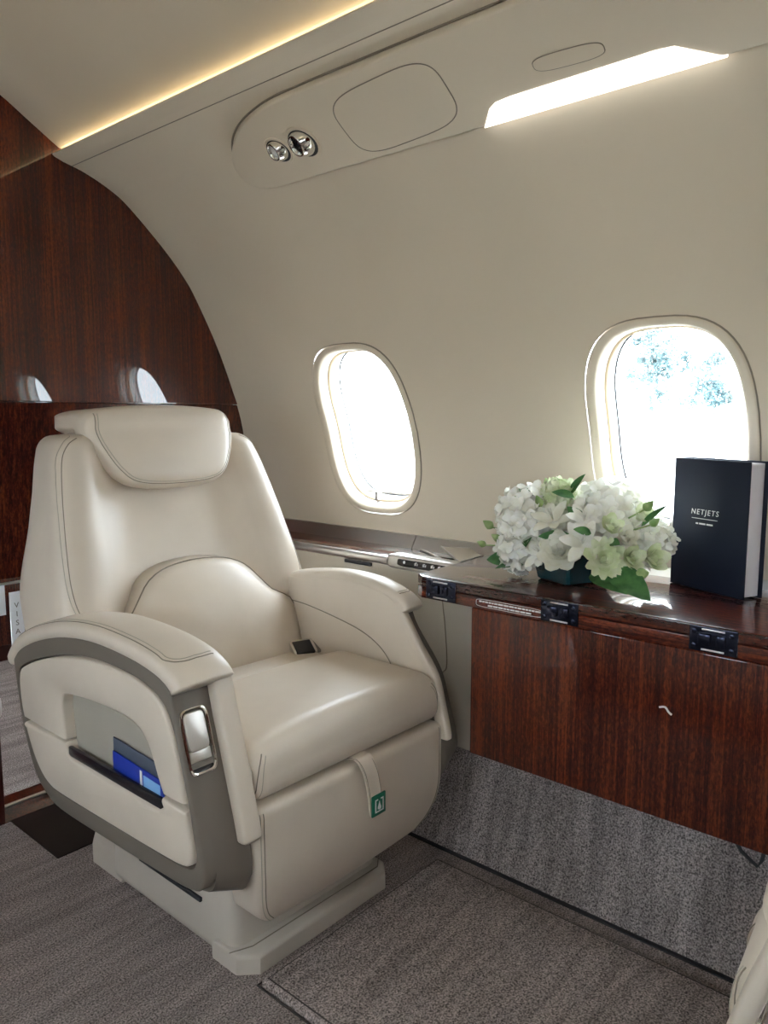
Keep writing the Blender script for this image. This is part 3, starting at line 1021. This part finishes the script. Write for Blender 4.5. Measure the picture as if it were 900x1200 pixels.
# cards in the seat's side pocket
def card(name, y0, y1, z0, z1, x, lean, mat):
    v, f = box_vf((x, y0, z0), (x + .003, y1, z1), .0006, 1, lambda p: Vector((p.x, p.y, p.z + (p.y - (y0 + y1) / 2) * lean)))
    return mk(name, v, f, mat, None, True, 30)
c1 = card('safety_card', 1.178, 1.350, .436, .505, .7345, .05, 'card_grey')
tag(c1, 'grey folded card standing behind the blue leaflet in the seat pocket', 'card')
c2 = card('blue_leaflet', 1.172, 1.345, .436, .480, .7295, .05, 'card_blue')
tag(c2, 'bright blue leaflet with a pale blue print in the seat pocket', 'leaflet')
v, f = box_vf((.7288, 1.180, .448), (.7296, 1.235, .470), 0, 1, lambda p: Vector((p.x, p.y, p.z + (p.y - 1.256) * .05)))
mk('leaflet_print', v, f, 'card_light', c2, False)
v, f = box_vf((.7287, 1.240, .440), (.7296, 1.247, .476), 0, 1, lambda p: Vector((p.x, p.y, p.z + (p.y - 1.256) * .05)))
mk('leaflet_print', v, f, 'white', c2, False)

# ------------------------------------------------------------------ side ledge along the wall
def build_ledge(side):
    root = thing('side_ledge', (mir(1.70, side), .6, .66),
                 'slim wood-topped side ledge with steel edging running under the windows beside the seat' if side > 0 else
                 'slim wood-topped side ledge under the windows of the opposite wall', 'ledge')
    def bb(name, lo, hi, mat, bev=.002, par=None):
        a, b = sorted((mir(lo[0], side), mir(hi[0], side)))
        return box(name, (a, lo[1], lo[2]), (b, hi[1], hi[2]), mat, par or root, bev)
    bb('ledge_core', (1.626, Y0 + .01, .705), (1.79, YB - .01, .728), 'wall_taupe', .001)
    bb('veneer_top', (1.622, 1.165, .728), (1.776, YB - .01, .736), 'wood_top', .002)
    bb('veneer_top', (1.622, Y0 + .01, .722), (1.776, 1.165, .7335), 'wood_top', .002)
    # steel band along the wall, leaning back
    for (y0, y1) in ((1.452, YB - .012), (1.165, 1.449), (Y0 + .01, 1.162)):
        zt = .772
        v, f = loft_vf([[(mir(x, side), y, z) for x, z in ((1.776, .735), (1.800, zt), (1.815, zt), (1.815, .70), (1.79, .70))] for y in (y0, y1)])
        mk('steel_band', v, f, 'metal', root, False)
    # rounded steel nosing on the front
    for (y0, y1) in ((1.405, YB - .012), (Y0 + .01, 1.16)):
        rings = []
        for y in (y0, y1):
            rings.append([(mir(1.622 + .013 * math.cos(a), side), y, (.727 if y0 > 0 else .720) + .013 * math.sin(a)) for a in [2 * PI * q / 14 for q in range(14)]])
        v, f = loft_vf(rings)
        mk('steel_nosing', v, f, 'metal', root, True, 60)
    if side < 0: return root
    bb('pull_slot', (1.6135, 1.47, .702), (1.630, 1.575, .712), 'rubber', .002)
    # control pod with black key panel
    def pod(p, w):
        return p
    v, f = rbox_vf((1.632, 1.285, .729), (.024, .122, .021), (.010, .03, .010), (3, 8, 2), 4)
    pd = mk('control_pod', v, f, 'metal', root)
    nr = Vector((-.97, 0, .24)); tz = Vector((.24, 0, .97)); c0 = Vector((1.6075, 1.275, .731))
    def CP(u, v_, d): return c0 + Vector((0, -u, 0)) + tz * v_ + nr * d
    v, f = plate_vf(ell(0, 0, .088, .0115, 44, 5), lambda u, w, d: CP(u, w, d), -.006, .0015, .001)
    kp = mk('key_panel', v, f, 'black', root, True, 40)
    ic = []
    for q, u in enumerate((-.062, -.022, .006, .034, .058)):
        if q == 0:
            ic.append(plate_vf(ell(u, .001, .004, .0042, 12, 2), CP, .001, .0022))
        else:
            ic.append(plate_vf([(u - .003, -.004), (u + .004, -.003), (u + .002, .001), (u + .0045, .005), (u - .001, .0045), (u - .004, .002)], CP, .001, .0022))
            ic.append(plate_vf([(u + .006, -.004), (u + .008, -.003), (u + .0075, .003), (u + .0055, .001)], CP, .001, .0022))
    v, f = join_vf(ic)
    mk('key_icons', v, f, 'white', root, False)['kind'] = 'stuff'
    # angled steel divider and framed stowage lid behind it
    v, f = loft_vf([[(1.782, 1.425, .737), (1.782, 1.418, .737), (1.782, 1.418, .741), (1.782, 1.425, .741)], [(1.640, 1.205, .737), (1.640, 1.195, .737), (1.640, 1.195, .741), (1.640, 1.205, .741)]])
    mk('steel_divider', v, f, 'metal', root, False)
    lp = [(1.675, 1.200), (1.770, 1.335), (1.790, 1.245), (1.745, 1.172)]
    v, f = plate_vf(lp, lambda x, y, d: (x, y, d + (x - 1.675) * .16), .735, .740, .001)
    ld = mk('stowage_lid', v, f, 'wall_taupe', root, True, 30)
    pth = [Vector((x, y, .741 + (x - 1.675) * .16)) for x, y in lp]
    tube('lid_frame', pth + [pth[0]], .0022, 'metal', ld, 6)
    return root
build_ledge(1)
cap = box('trim_leak_cap', (-.73, Y0, .66), (-.52, YB, .72), 'wall_taupe', None, 0); struct(cap)  # unseen cap added to close a light leak along the left wall

# ------------------------------------------------------------------ folding table with hanging leaf
TX, TZ = 1.40, .757
tb = thing('folding_table', (1.60, .5, .35), 'glossy mahogany folding table against the side wall with its leaf hanging down', 'table')
YT0 = .300
lp = [(TX + .006, YT0), (TX, YT0 + .01), (TX, 1.112), (TX + .022, 1.140), (1.774, 1.150), (1.774, YT0)]
v, f = plate_vf([tuple(p) for p in lp], lambda x, y, d: (x, y, d), .735, TZ, .0035)
mk('table_top', v, f, 'wood_top', tb, True, 35)
lp = [(TX + .001, YT0), (TX + .001, 1.112), (TX + .020, 1.138), (TX + .045, 1.138), (TX + .045, YT0)]
v, f = plate_vf(lp, lambda x, y, d: (x, y, d), .706, .7325, .002)
mk('front_rail', v, f, 'wood_edge', tb, True, 35)
lf = box('hanging_leaf', (TX + .003, YT0, .362), (TX + .026, .972, .7055), 'wood', tb, .004, 3)
# small white squiggle on the leaf, wire catch under it
fp = [(TX + .0025, .537, .583), (TX + .0022, .526, .586), (TX + .0022, .519, .578), (TX + .0025, .513, .574)]
tube('white_squiggle', [Vector(p) for p in spline(fp, 4)], .0022, 'white', lf, 6)
wp = [(TX + .014, .392, .365), (TX + .014, .380, .348), (TX + .014, .352, .330), (TX + .014, .345, .345), (TX + .014, .342, .365)]
tube('wire_catch', [Vector(p) for p in wp], .0035, 'rubber', tb, 6)
# hinges
def hinge(yc, first=[None]):
    def H(y, z, d): return (TX - d, yc + y, .7325 + z)
    v, f = plate_vf([(-.042, -.024), (.042, -.024), (.042, .0215), (-.042, .0215)], H, -.001, .0035, .0012)
    h = mk('hinge', v, f, 'hinge', tb, True, 40)
    for (y0, y1) in ((.004, .026), (-.022, -.006)):
        v, f = box_vf((TX - .009, yc + y0, .7225), (TX - .0025, yc + y1, .7425), .002)
        mk('knuckle', v, f, 'hinge', h, True, 40)
    for (y, z) in ((.034, .0125), (-.032, .0125), (.034, -.0145), (-.032, -.0145)):
        v, f = loft_vf([[(TX - d, yc + y + .0048 * k * math.cos(a), .7325 + z + .0048 * k * math.sin(a)) for a in [2 * PI * q / 14 for q in range(14)]] for d, k in ((.003, 1), (.0046, .95), (.0052, .6))])
        mk('screw', v, f, 'hinge', h, True, 40)
    for z in (.0175, -.0195):
        v, f = box_vf((TX - .0052, yc - .020, .7325 + z - .0016), (TX - .003, yc + .020, .7325 + z + .0016), .0006)
        mk('clip', v, f, 'metal', h, True, 40)
for yc in (1.054, .750, .444): hinge(yc)
# placard strip on the rail: two lines of fine print
pl_ = []
random.seed(4)
for (z, ya, yb_) in ((.7235, .948, .800), (.7165, .925, .825)):
    y = ya
    while y > yb_:
        w = random.uniform(.004, .013)
        pl_.append(box_vf((TX - .0009, y - w, z - .0016), (TX + .0015, y, z + .0016), 0))
        y -= w + .0022
v, f = join_vf(pl_)
mk('placard_print', v, f, 'white', tb, False)['kind'] = 'stuff'
lp = ell(.874, .720, .083, .0085, 40, 6)
tube('placard_border', [Vector((TX + .0008, a, b)) for a, b in lp], .0006, 'white', tb, 4, True)

# ------------------------------------------------------------------ book
bk = thing('book', (1.72, .555, TZ), 'dark navy hardback book with white title standing upright on the table', 'book')
B0 = Vector((1.717, .645, TZ + .0008)); BU = Vector((1.640, .466, TZ + .0008)) - B0
BW = BU.length; BU.normalize()
BN = Vector((-BU.y, BU.x, 0)) if (-BU.y) < 0 else Vector((BU.y, -BU.x, 0))   # out of the front cover, towards the aisle
if BN.x > 0: BN = -BN
BH, BT = .282, .050
def BK(u, z, d): return B0 + BU * u + BN * d + Vector((0, 0, z))
def bbox(name, u0, u1, z0, z1, d0, d1, mat, par=bk, bev=.0012):
    v, f = box_vf((u0, z0, d0), (u1, z1, d1), bev, 2, lambda p: BK(p.x, p.y, p.z))
    return mk(name, v, f, mat, par, True, 40)
bbox('front_cover', 0, BW, 0, BH, -.003, 0, 'navy')
bbox('back_cover', 0, BW + .004, 0, BH, -BT, -BT + .003, 'navy')
bbox('spine', -.002, .003, 0, BH, -BT, 0, 'navy')
bbox('pages', .003, BW - .005, .004, BH - .004, -BT + .0032, -.0032, 'pages', bk, .0005)
title = text_mesh('title', 'NETJETS', .0165, 'white', bk, lambda c: BK(.086 + c.x, .168 + c.y, .0006 + c.z), 1.25, .12)
bbox('title_rule', .052, .120, .1535, .1548, 0, .0006, 'white', bk, 0)
rows = []
u = .0635
for w in (.0065, .0165, .0165):
    rows.append(box_vf((u, .1415, 0), (u + w, .1450, .0006), 0, 1, lambda p: BK(p.x, p.y, p.z))); u += w + .0028
v, f = join_vf(rows)
mk('subtitle_print', v, f, 'white', bk, False)['kind'] = 'stuff'

# ------------------------------------------------------------------ flower arrangement
random.seed(11)
fa = thing('flower_arrangement', (1.595, .825, TZ), 'low arrangement of white and pale green flowers in a dark teal square vase', 'flowers')
VA = Vector((.931, -.364, 0)); VB = Vector((.364, .931, 0)); VC = Vector((1.592, .828, 0))
def vase_ring(h, z, ch=.006):
    pts = [(-h, -h + ch), (-h + ch, -h), (h - ch, -h), (h, -h + ch), (h, h - ch), (h - ch, h), (-h + ch, h), (-h, h - ch)]
    return [VC + VA * a + VB * b + Vector((0, 0, z)) for a, b in pts]
v, f = loft_vf([vase_ring(.050, TZ + .0005), vase_ring(.055, TZ + .004), vase_ring(.066, TZ + .066), vase_ring(.066, TZ + .070), vase_ring(.062, TZ + .070), vase_ring(.060, TZ + .055)])
mk('vase', v, f, 'vase', fa, True, 30)

def frame(n):
    n = Vector(n).normalized()
    t = Vector((0, 0, 1)).cross(n)
    t = t.normalized() if t.length > 1e-4 else Vector((1, 0, 0))
    return t, n.cross(t), n

def petal_vf(c, tdir, out, nrm, L, W, cup, tip=1.0, curl=0.0, nu=5, nv=4):
    """a petal: starts at c, runs along out, cups towards nrm"""
    V, F = [], []
    for i in range(nu + 1):
        s = i / nu
        wdt = W * math.sin(PI * min(1, (.12 + .80 * s))) ** .7 * (1 if s < .9 else tip)
        for j in range(nv + 1):
            q = (j / nv - .5) * 2
            h = cup * (s ** 1.5) * L - curl * max(0, s - .6) * L + .25 * cup * wdt * q * q
            V.append(c + out * (s * L) + tdir * (q * wdt / 2) + nrm * (h + random.uniform(-.0006, .0006)))
    n_ = nv + 1
    for i in range(nu):
        for j in range(nv):
            a = i * n_ + j
            F.append([a, a + 1, a + n_ + 1, a + n_])
    return V, F

def bloom(kind, c, r, n, mat, name):
    c = Vector(c); t, b, n = frame(n)
    P = []
    if kind == 'hyd':
        m = int(72)
        for i in range(m):
            zc = 1 - 1.55 * (i + .5) / m
            ph = i * 2.39996
            rr = math.sqrt(max(0, 1 - zc * zc))
            d = (t * math.cos(ph) + b * math.sin(ph)) * rr + n * zc
            fc = c + d * r * random.uniform(.82, 1.0)
            ft, fb, fn = frame(d + Vector((random.uniform(-.25, .25), random.uniform(-.25, .25), random.uniform(-.25, .25))))
            a0 = random.uniform(0, PI)
            for q in range(4):
                a = a0 + q * PI / 2
                od = ft * math.cos(a) + fb * math.sin(a)
                sd = fn.cross(od)
                P.append(petal_vf(fc, sd, od, fn, r * .27, r * .27, random.uniform(.15, .75), .7, 0, 3, 3))
        # inner core so nothing shows through
        bm = bmesh.new(); bmesh.ops.create_icosphere(bm, subdivisions=2, radius=r * .74)
        P.append(([v_.co + c for v_ in bm.verts], [[v_.index for v_ in f_.verts] for f_ in bm.faces])); bm.free()
    elif kind in ('rose', 'carn', 'lis'):
        rows = {'rose': [(.30, 3, 1.45, .5), (.50, 4, 1.25, .7), (.72, 5, 1.0, .9), (.95, 6, .72, 1.05), (1.10, 7, .42, 1.15), (1.2, 7, .15, 1.2)],
                'carn': [(.3, 6, .9, .5), (.5, 9, .7, .5), (.75, 11, .45, .55), (1.0, 13, .15, .6)],
                'lis': [(.45, 3, 1.1, .7), (.75, 4, .75, .9), (1.0, 5, .45, 1.0)]}[kind]
        for qi, (rad, cnt, tilt, w) in enumerate(rows):
            for q in range(cnt):
                a = 2 * PI * q / cnt + qi * .7 + random.uniform(-.15, .15)
                od = t * math.cos(a) + b * math.sin(a)
                sd = n.cross(od)
                o2 = (od * math.cos(tilt) + n * math.sin(tilt)).normalized()
                n2 = (n * math.cos(tilt) - od * math.sin(tilt)).normalized()
                P.append(petal_vf(c + od * r * rad * .12 - n * r * .25, sd, o2, n2, r * (rad * .92 + .18), r * w * .95, .35, .85, .25 if kind == 'rose' else (-.2 if kind == 'lis' else .1), 4, 4))
        bm = bmesh.new(); bmesh.ops.create_icosphere(bm, subdivisions=1, radius=r * .34)
        P.append(([v_.co + c - n * r * .25 for v_ in bm.verts], [[v_.index for v_ in f_.verts] for f_ in bm.faces])); bm.free()
    elif kind == 'lily':
        for q in range(6):
            a = 2 * PI * q / 6 + random.uniform(-.1, .1)
            od = t * math.cos(a) + b * math.sin(a)
            tilt = .55 if q % 2 else .35
            o2 = (od * math.cos(tilt) + n * math.sin(tilt)).normalized()
            n2 = (n * math.cos(tilt) - od * math.sin(tilt)).normalized()
            P.append(petal_vf(c - n * r * .3, n.cross(od), o2, n2, r * 1.1, r * .55, .05, .5, .35, 5, 4))
        for q in range(5):
            a = 2 * PI * q / 5
            od = (t * math.cos(a) + b * math.sin(a)) * .25 + n
            P.append(tube_vf([c - n * r * .2, c + od.normalized() * r * .5], .0012, 5))
    v, f = join_vf(P)
    return mk(name, v, f, mat, fa)

HUB = Vector((1.592, .828, .80))
def outn(c, up=.25): 
    d = (Vector(c) - HUB); d.z += up * .2
    return d.normalized()
for (k_, c, r, mt_, nm) in [
    ('hyd', (1.575, .925, .893), .078, 'petal_white', 'hydrangea_bloom'), ('hyd', (1.610, .748, .912), .078, 'petal_white', 'hydrangea_bloom'),
    ('hyd', (1.548, .930, .822), .056, 'petal_white', 'hydrangea_bloom'), ('hyd', (1.612, .652, .862), .050, 'petal_white', 'hydrangea_bloom'),
    ('hyd', (1.590, .868, .945), .042, 'petal_green', 'hydrangea_bloom'), ('hyd', (1.66, .83, .90), .07, 'petal_white', 'hydrangea_bloom'),
    ('hyd', (1.60, .80, .875), .066, 'petal_cream', 'hydrangea_bloom'),
    ('rose', (1.490, .802, .838), .036, 'petal_cream', 'rose_bloom'),
    ('carn', (1.490, .700, .836), .040, 'petal_green', 'carnation_bloom'),
    ('lis', (1.510, .697, .902), .027, 'petal_green', 'lisianthus_bloom'), ('lis', (1.518, .654, .838), .030, 'petal_green', 'lisianthus_bloom'),
    ('lis', (1.550, .622, .838), .033, 'petal_green', 'lisianthus_bloom'), ('lis', (1.500, .828, .855), .026, 'petal_green', 'lisianthus_bloom'),
    ('lis', (1.520, .668, .880), .027, 'petal_cream', 'lisianthus_bloom'), ('lis', (1.575, .660, .922), .026, 'petal_green', 'lisianthus_bloom'),
    ('lis', (1.575, .838, .965), .028, 'petal_green', 'lisianthus_bloom'),
    ('lily', (1.488, .748, .868), .050, 'petal_white', 'lily_bloom'), ('lily', (1.515, .838, .910), .048, 'petal_cream', 'lily_bloom'),
    ('lily', (1.505, .862, .832), .045, 'petal_white', 'lily_bloom'), ('lily', (1.515, .76, .915), .040, 'petal_white', 'lily_bloom')]:
    bloom(k_, c, r, outn(c) + Vector((-.35, -.1, 0)), mt_, nm)

def bud(c, r=.010, stem=True):
    c = Vector(c); d = outn(c)
    t, b, n = frame(d)
    rings = []
    for s, k in ((-1.2, .15), (-.9, .6), (-.3, 1.0), (.4, .85), (1.1, .45), (1.6, .1)):
        rings.append([c + n * (r * s) + (t * math.cos(a) + b * math.sin(a)) * r * k for a in [2 * PI * q / 9 for q in range(9)]])
    v, f = loft_vf(rings)
    st = tube_vf([c - n * r, c * .6 + HUB * .4 + Vector((0, 0, .01)), HUB * .7 + c * .3], .0018, 5)
    v, f = join_vf([(v, f), st])
    mk('flower_bud', v, f, 'bud', fa)
for c in [(1.56, 1.051, .821), (1.56, 1.009, .840), (1.57, 1.039, .868), (1.56, .965, .938), (1.535, .882, .938), (1.56, .640, .945), (1.56, .626, .912), (1.50, .622, .814), (1.60, .90, .975)]:
    bud(c, random.uniform(.0085, .012))

def leaf_(base, tip, w, nrm, name='leaf'):
    base, tip = Vector(base), Vector(tip)
    out = tip - base; L = out.length; out.normalize()
    nrm = Vector(nrm); nrm = (nrm - out * nrm.dot(out)).normalized()
    sd = nrm.cross(out)
    V, F = [], []
    nu, nv = 8, 4
    for i in range(nu + 1):
        s = i / nu
        wd = w * (math.sin(PI * s ** .8) ** .8 if 0 < s < 1 else .02)
        for j in range(nv + 1):
            q = (j / nv - .5) * 2
            V.append(base + out * (s * L) + sd * (q * wd / 2) + nrm * (abs(q) * wd * .16 - .22 * L * (s - .45) ** 2))
    n_ = nv + 1
    for i in range(nu):
        for j in range(nv):
            a = i * n_ + j; F.append([a, a + 1, a + n_ + 1, a + n_])
    k = len(V)
    V2 = [p - nrm * .0008 for p in V]
    F2 = [[q + k for q in reversed(g)] for g in F]
    return mk(name, V + V2, F + F2, 'leaf', fa)
leaf_((1.540, .935, .800), (1.530, 1.020, .792), .040, (-.8, .1, .5))
leaf_((1.500, .690, .815), (1.462, .588, .774), .058, (-.7, -.1, .75))
leaf_((1.510, .740, .800), (1.470, .640, .779), .050, (-.5, .1, .85))
leaf_((1.515, .785, .868), (1.480, .850, .872), .030, (-.8, 0, .6))
leaf_((1.530, .765, .905), (1.520, .805, .935), .026, (-.9, 0, .3))
leaf_((1.575, .900, .930), (1.560, .955, .968), .026, (-.8, .2, .4))
leaf_((1.575, .830, .955), (1.555, .785, 1.005), .018, (-.9, 0, .3))
leaf_((1.585, .850, .935), (1.560, .900, .950), .022, (-.8, .2, .5))
leaf_((1.500, .735, .885), (1.478, .765, .895), .020, (-.8, 0, .6))
leaf_((1.515, .70, .868), (1.488, .668, .872), .022, (-.8, 0, .6))
leaf_((1.53, .90, .862), (1.492, .890, .842), .026, (-.9, .1, .4))
leaf_((1.545, .80, .955), (1.525, .845, .966), .022, (-.7, 0, .7))
leaf_((1.57, .66, .90), (1.545, .598, .952), .014, (-.8, -.2, .5))
leaf_((1.54, .885, .800), (1.50, .975, .784), .034, (-.5, .1, .85))

# ------------------------------------------------------------------ overhead service panel
ps = thing('overhead_service_panel', (1.29, .5, 1.70), 'cream overhead service panel with air vent, reading light and a lit lens', 'overhead panel')
# panel face: between (1.202,1.826) and (1.378,1.716), slightly proud of the liner
A_ = Vector((1.194, 0, 1.831)); B_ = Vector((1.369, 0, 1.722))
PU = (B_ - A_); PL = PU.length; PU.normalize()
PN = Vector((PU.z, 0, -PU.x)); PN = PN if PN.z < 0 else -PN
def PP(y, s, d): return Vector((A_.x + PU.x * s + PN.x * d, y, A_.z + PU.z * s + PN.z * d))
ye = 1.648; yr = -1.9
rad = PL / 2
lp = [tuple(map(float, p)) for p in spline([(1.54, PL), (1.59, PL - .004), (1.622, PL - .020), (1.638, .158), (1.636, .125), (1.612, .09), (1.566, .055), (1.50, .025), (1.42, .007), (1.36, .001), (1.30, 0.0)], 4)]
NL = len(lp)
lp += [(yr, 0.0), (yr, PL)]
v, f = plate_vf(lp, PP, -.03, .020, .006)
body = mk('panel_body', v, f, 'psu', ps, True, 40)
out_ = [PP(q, PL + .009, 0) for q in np.linspace(yr, 1.50, 24)] + [PP(y + .013 * sstep(1.45, 1.6, y), s_ + (.009 if s_ > PL * .9 else .004 if s_ > PL * .8 else -.003), 0) for y, s_ in lp[:NL]] + [PP(q, -.004, 0) for q in np.linspace(1.25, yr, 24)]
tube('edge_shade_line', on_surface(bpy.data.objects['wall_right'], out_, -PN, .0003), .0028, 'seam', body, 5)  # dark tube painting the shadow line around the proud panel
def pline(pts, nm='panel_seam', r=.0011, closed=True, d=.0202, par=None):
    return tube(nm, [PP(y, s, d) for y, s in pts], r, 'seam', par or body, 5, closed)
# hatch
hl = [(y, s_ + (y - 1.105) * .06) for y, s_ in ell(1.097, .110, .145, .077, 64, 3.8)]
v, f = plate_vf(hl, PP, .010, .0208, .0008)
hx = mk('access_hatch', v, f, 'psu', ps, True, 40)
pline(hl, 'hatch_seam', .0013, True, .0203, hx)
# latch cover
ll = ell(.704, .120, .066, .0155, 40, 3.2)
ll = [(y, s - (y - .708) * .06) for y, s in ll]
v, f = plate_vf(ll, PP, .010, .0212, .001)
lc = mk('latch_cover', v, f, 'psu', ps, True, 40)
pline(ll, 'latch_seam', .0010, True, .0203, lc)
# air vent and reading light
def eyeball(y, s, rr_, vent):
    nm = 'air_vent' if vent else 'reading_light'
    def ring(r, d): return [PP(y + r * math.cos(a), s + r * math.sin(a), d + .006) for a in [2 * PI * q / 28 for q in range(28)]]
    v, f = loft_vf([ring(rr_ * 1.25, .0138), ring(rr_ * 1.22, .0165), ring(rr_ * 1.05, .0165), ring(rr_ * 1.0, .0145)], cap=False)
    o = mk(nm, v, f, 'psu', ps, True, 40)
    v, f = loft_vf([ring(rr_ * 1.02, .0150), ring(rr_ * .4, .0146)])
    mk('socket', v, f, 'rubber', o, False)
    # tilted chrome ball nozzle
    ax = (PN * .9 + Vector((0, .25, 0)) + PU * -.25).normalized()
    t, b, n = frame(ax); c = PP(y, s, .007)
    prof = [(.92, .000), (.95, .006), (.86, .013), (.70, .019), (.62, .022), (.56, .020), (.50, .014)]
    v, f = loft_vf([[c + n * (h * rr_ / .024) + (t * math.cos(a) + b * math.sin(a)) * (rr_ * k) for a in [2 * PI * q / 28 for q in range(28)]] for k, h in prof], cap=False)
    mk('chrome_ball', v, f, 'chrome', o)
    if vent:
        for k in (.5, .36, .2):
            v, f = tube_vf([c + n * (.0150 * rr_ / .024) + (t * math.cos(a) + b * math.sin(a)) * (rr_ * k) for a in [2 * PI * q / 24 for q in range(24)]], .0014, 5, True)
            mk('vent_ring', v, f, 'black', o)
        v, f = loft_vf([[c + n * (.0125 * rr_ / .024) + (t * math.cos(a) + b * math.sin(a)) * (rr_ * k) for a in [2 * PI * q / 24 for q in range(24)]] for k in (.55, .02)])
        mk('vent_core', v, f, 'rubber', o, False)
    else:
        v, f = loft_vf([[c + n * (h * rr_ / .024) + (t * math.cos(a) + b * math.sin(a)) * (rr_ * k) for a in [2 * PI * q / 24 for q in range(24)]] for k, h in ((.55, .016), (.3, .0185), (.02, .019))])
        mk('lens', v, f, 'reveal', o)
eyeball(1.455, .112, .031, False)
eyeball(1.372, .114, .037, True)
# lit lens wrapping the lower edge
lz = [(.925, PL + .001), (.893, .170), (.875, .161), (.84, .158), (.56, .158), (.53, .161), (.458, PL + .001)]
v, f = plate_vf(lz, PP, .004, .0212, .0006)
ln = mk('lit_lens', v, f, 'wash', ps, True, 30)
ln['label'] = 'glowing white light lens'

# ------------------------------------------------------------------ glimpses through the low opening in the bulkhead
# wooden galley cabinet with a white magazine, a pale rounded stool arm, dark strap
gc = thing('galley_cabinet', (1.46, 3.8, 0), 'dark wooden galley cabinet glimpsed through the opening behind the seat', 'cabinet')
box('cabinet_body', (1.02, 3.60, .08), (1.90, 4.05, .82), 'wood', gc, .006)
box('cabinet_plinth', (1.05, 3.63, 0), (1.88, 4.03, .08), 'maroon', gc, .003)
box('cabinet_top', (1.00, 3.58, .82), (1.92, 4.06, .845), 'wood_edge', gc, .006)
tube('edge_strip', [(1.02, 3.597, .80), (1.90, 3.597, .80)], .004, 'metal', gc, 6)
mg = box('magazine', (.926, 2.252, .440), (.964, 2.258, .625), 'white', None, .001)
tag(mg, 'white magazine with letters down its spine hanging in the opening behind the seat', 'magazine')
for i, ch_ in enumerate('VISA'):
    text_mesh('spine_letter', ch_, .022, 'taupe', mg, lambda c, i=i: Vector((.944 + c.x, 2.2515 - c.z, .585 - i * .026 + c.y)))
m2 = box('folded_paper', (.876, 2.262, .560), (.918, 2.268, .648), 'white', None, .001)
tag(m2, 'white folded paper beside the lettered magazine in the opening behind the seat', 'paper')
hk = tube('magazine_rail', [(.80, 2.259, .652), (1.12, 2.259, .652)], .004, 'metal', None, 8)
tag(hk, 'thin steel rail holding the papers in the opening behind the seat', 'rail')

# ------------------------------------------------------------------ trees beyond the apron
def tree(x, y, h, r, label, seed):
    random.seed(seed)
    root = thing('tree', (x, y, -1.6), label, 'tree', 'trees seen through the window')
    tube('trunk', [(x, y, -1.6), (x + .2, y, 1.0), (x, y + .2, h * .7)], lambda s: .28 * (1 - .8 * s), 'bark', root, 7)
    V, F = [], []
    cl = [(Vector((random.gauss(0, r * .42), random.gauss(0, r * .42), random.uniform(1.7, h) )), random.uniform(.5, 1.0)) for _ in range(30)]
    for c, q in cl:
        k_ = 1 - .65 * max(0, (c.z - 1.7) / (h - 1.7)) 
        c.x *= k_; c.y *= k_
    for c, q in cl:
        for _ in range(75):
            p = Vector((x, y, 0)) + c + Vector((random.gauss(0, .34 * q), random.gauss(0, .34 * q), random.gauss(0, .28 * q)))
            a = Vector((random.uniform(-1, 1), random.uniform(-1, 1), random.uniform(-1, 1))).normalized() * .13
            b = a.orthogonal().normalized() * .07
            k2 = len(V); V += [p - a, p + b, p + a, p - b]; F.append([k2, k2 + 1, k2 + 2, k2 + 3])
    o = mk('foliage', V, F, 'tree_leaf', root, False)
    o['kind'] = 'stuff'
tree(37.0, 15.3, 5.2, 2.2, 'tall broad tree standing beyond the apron outside the window', 3)
tree(47.5, 15.8, 4.7, 2.0, 'shorter narrow tree to the side of the broad one outside the window', 8)
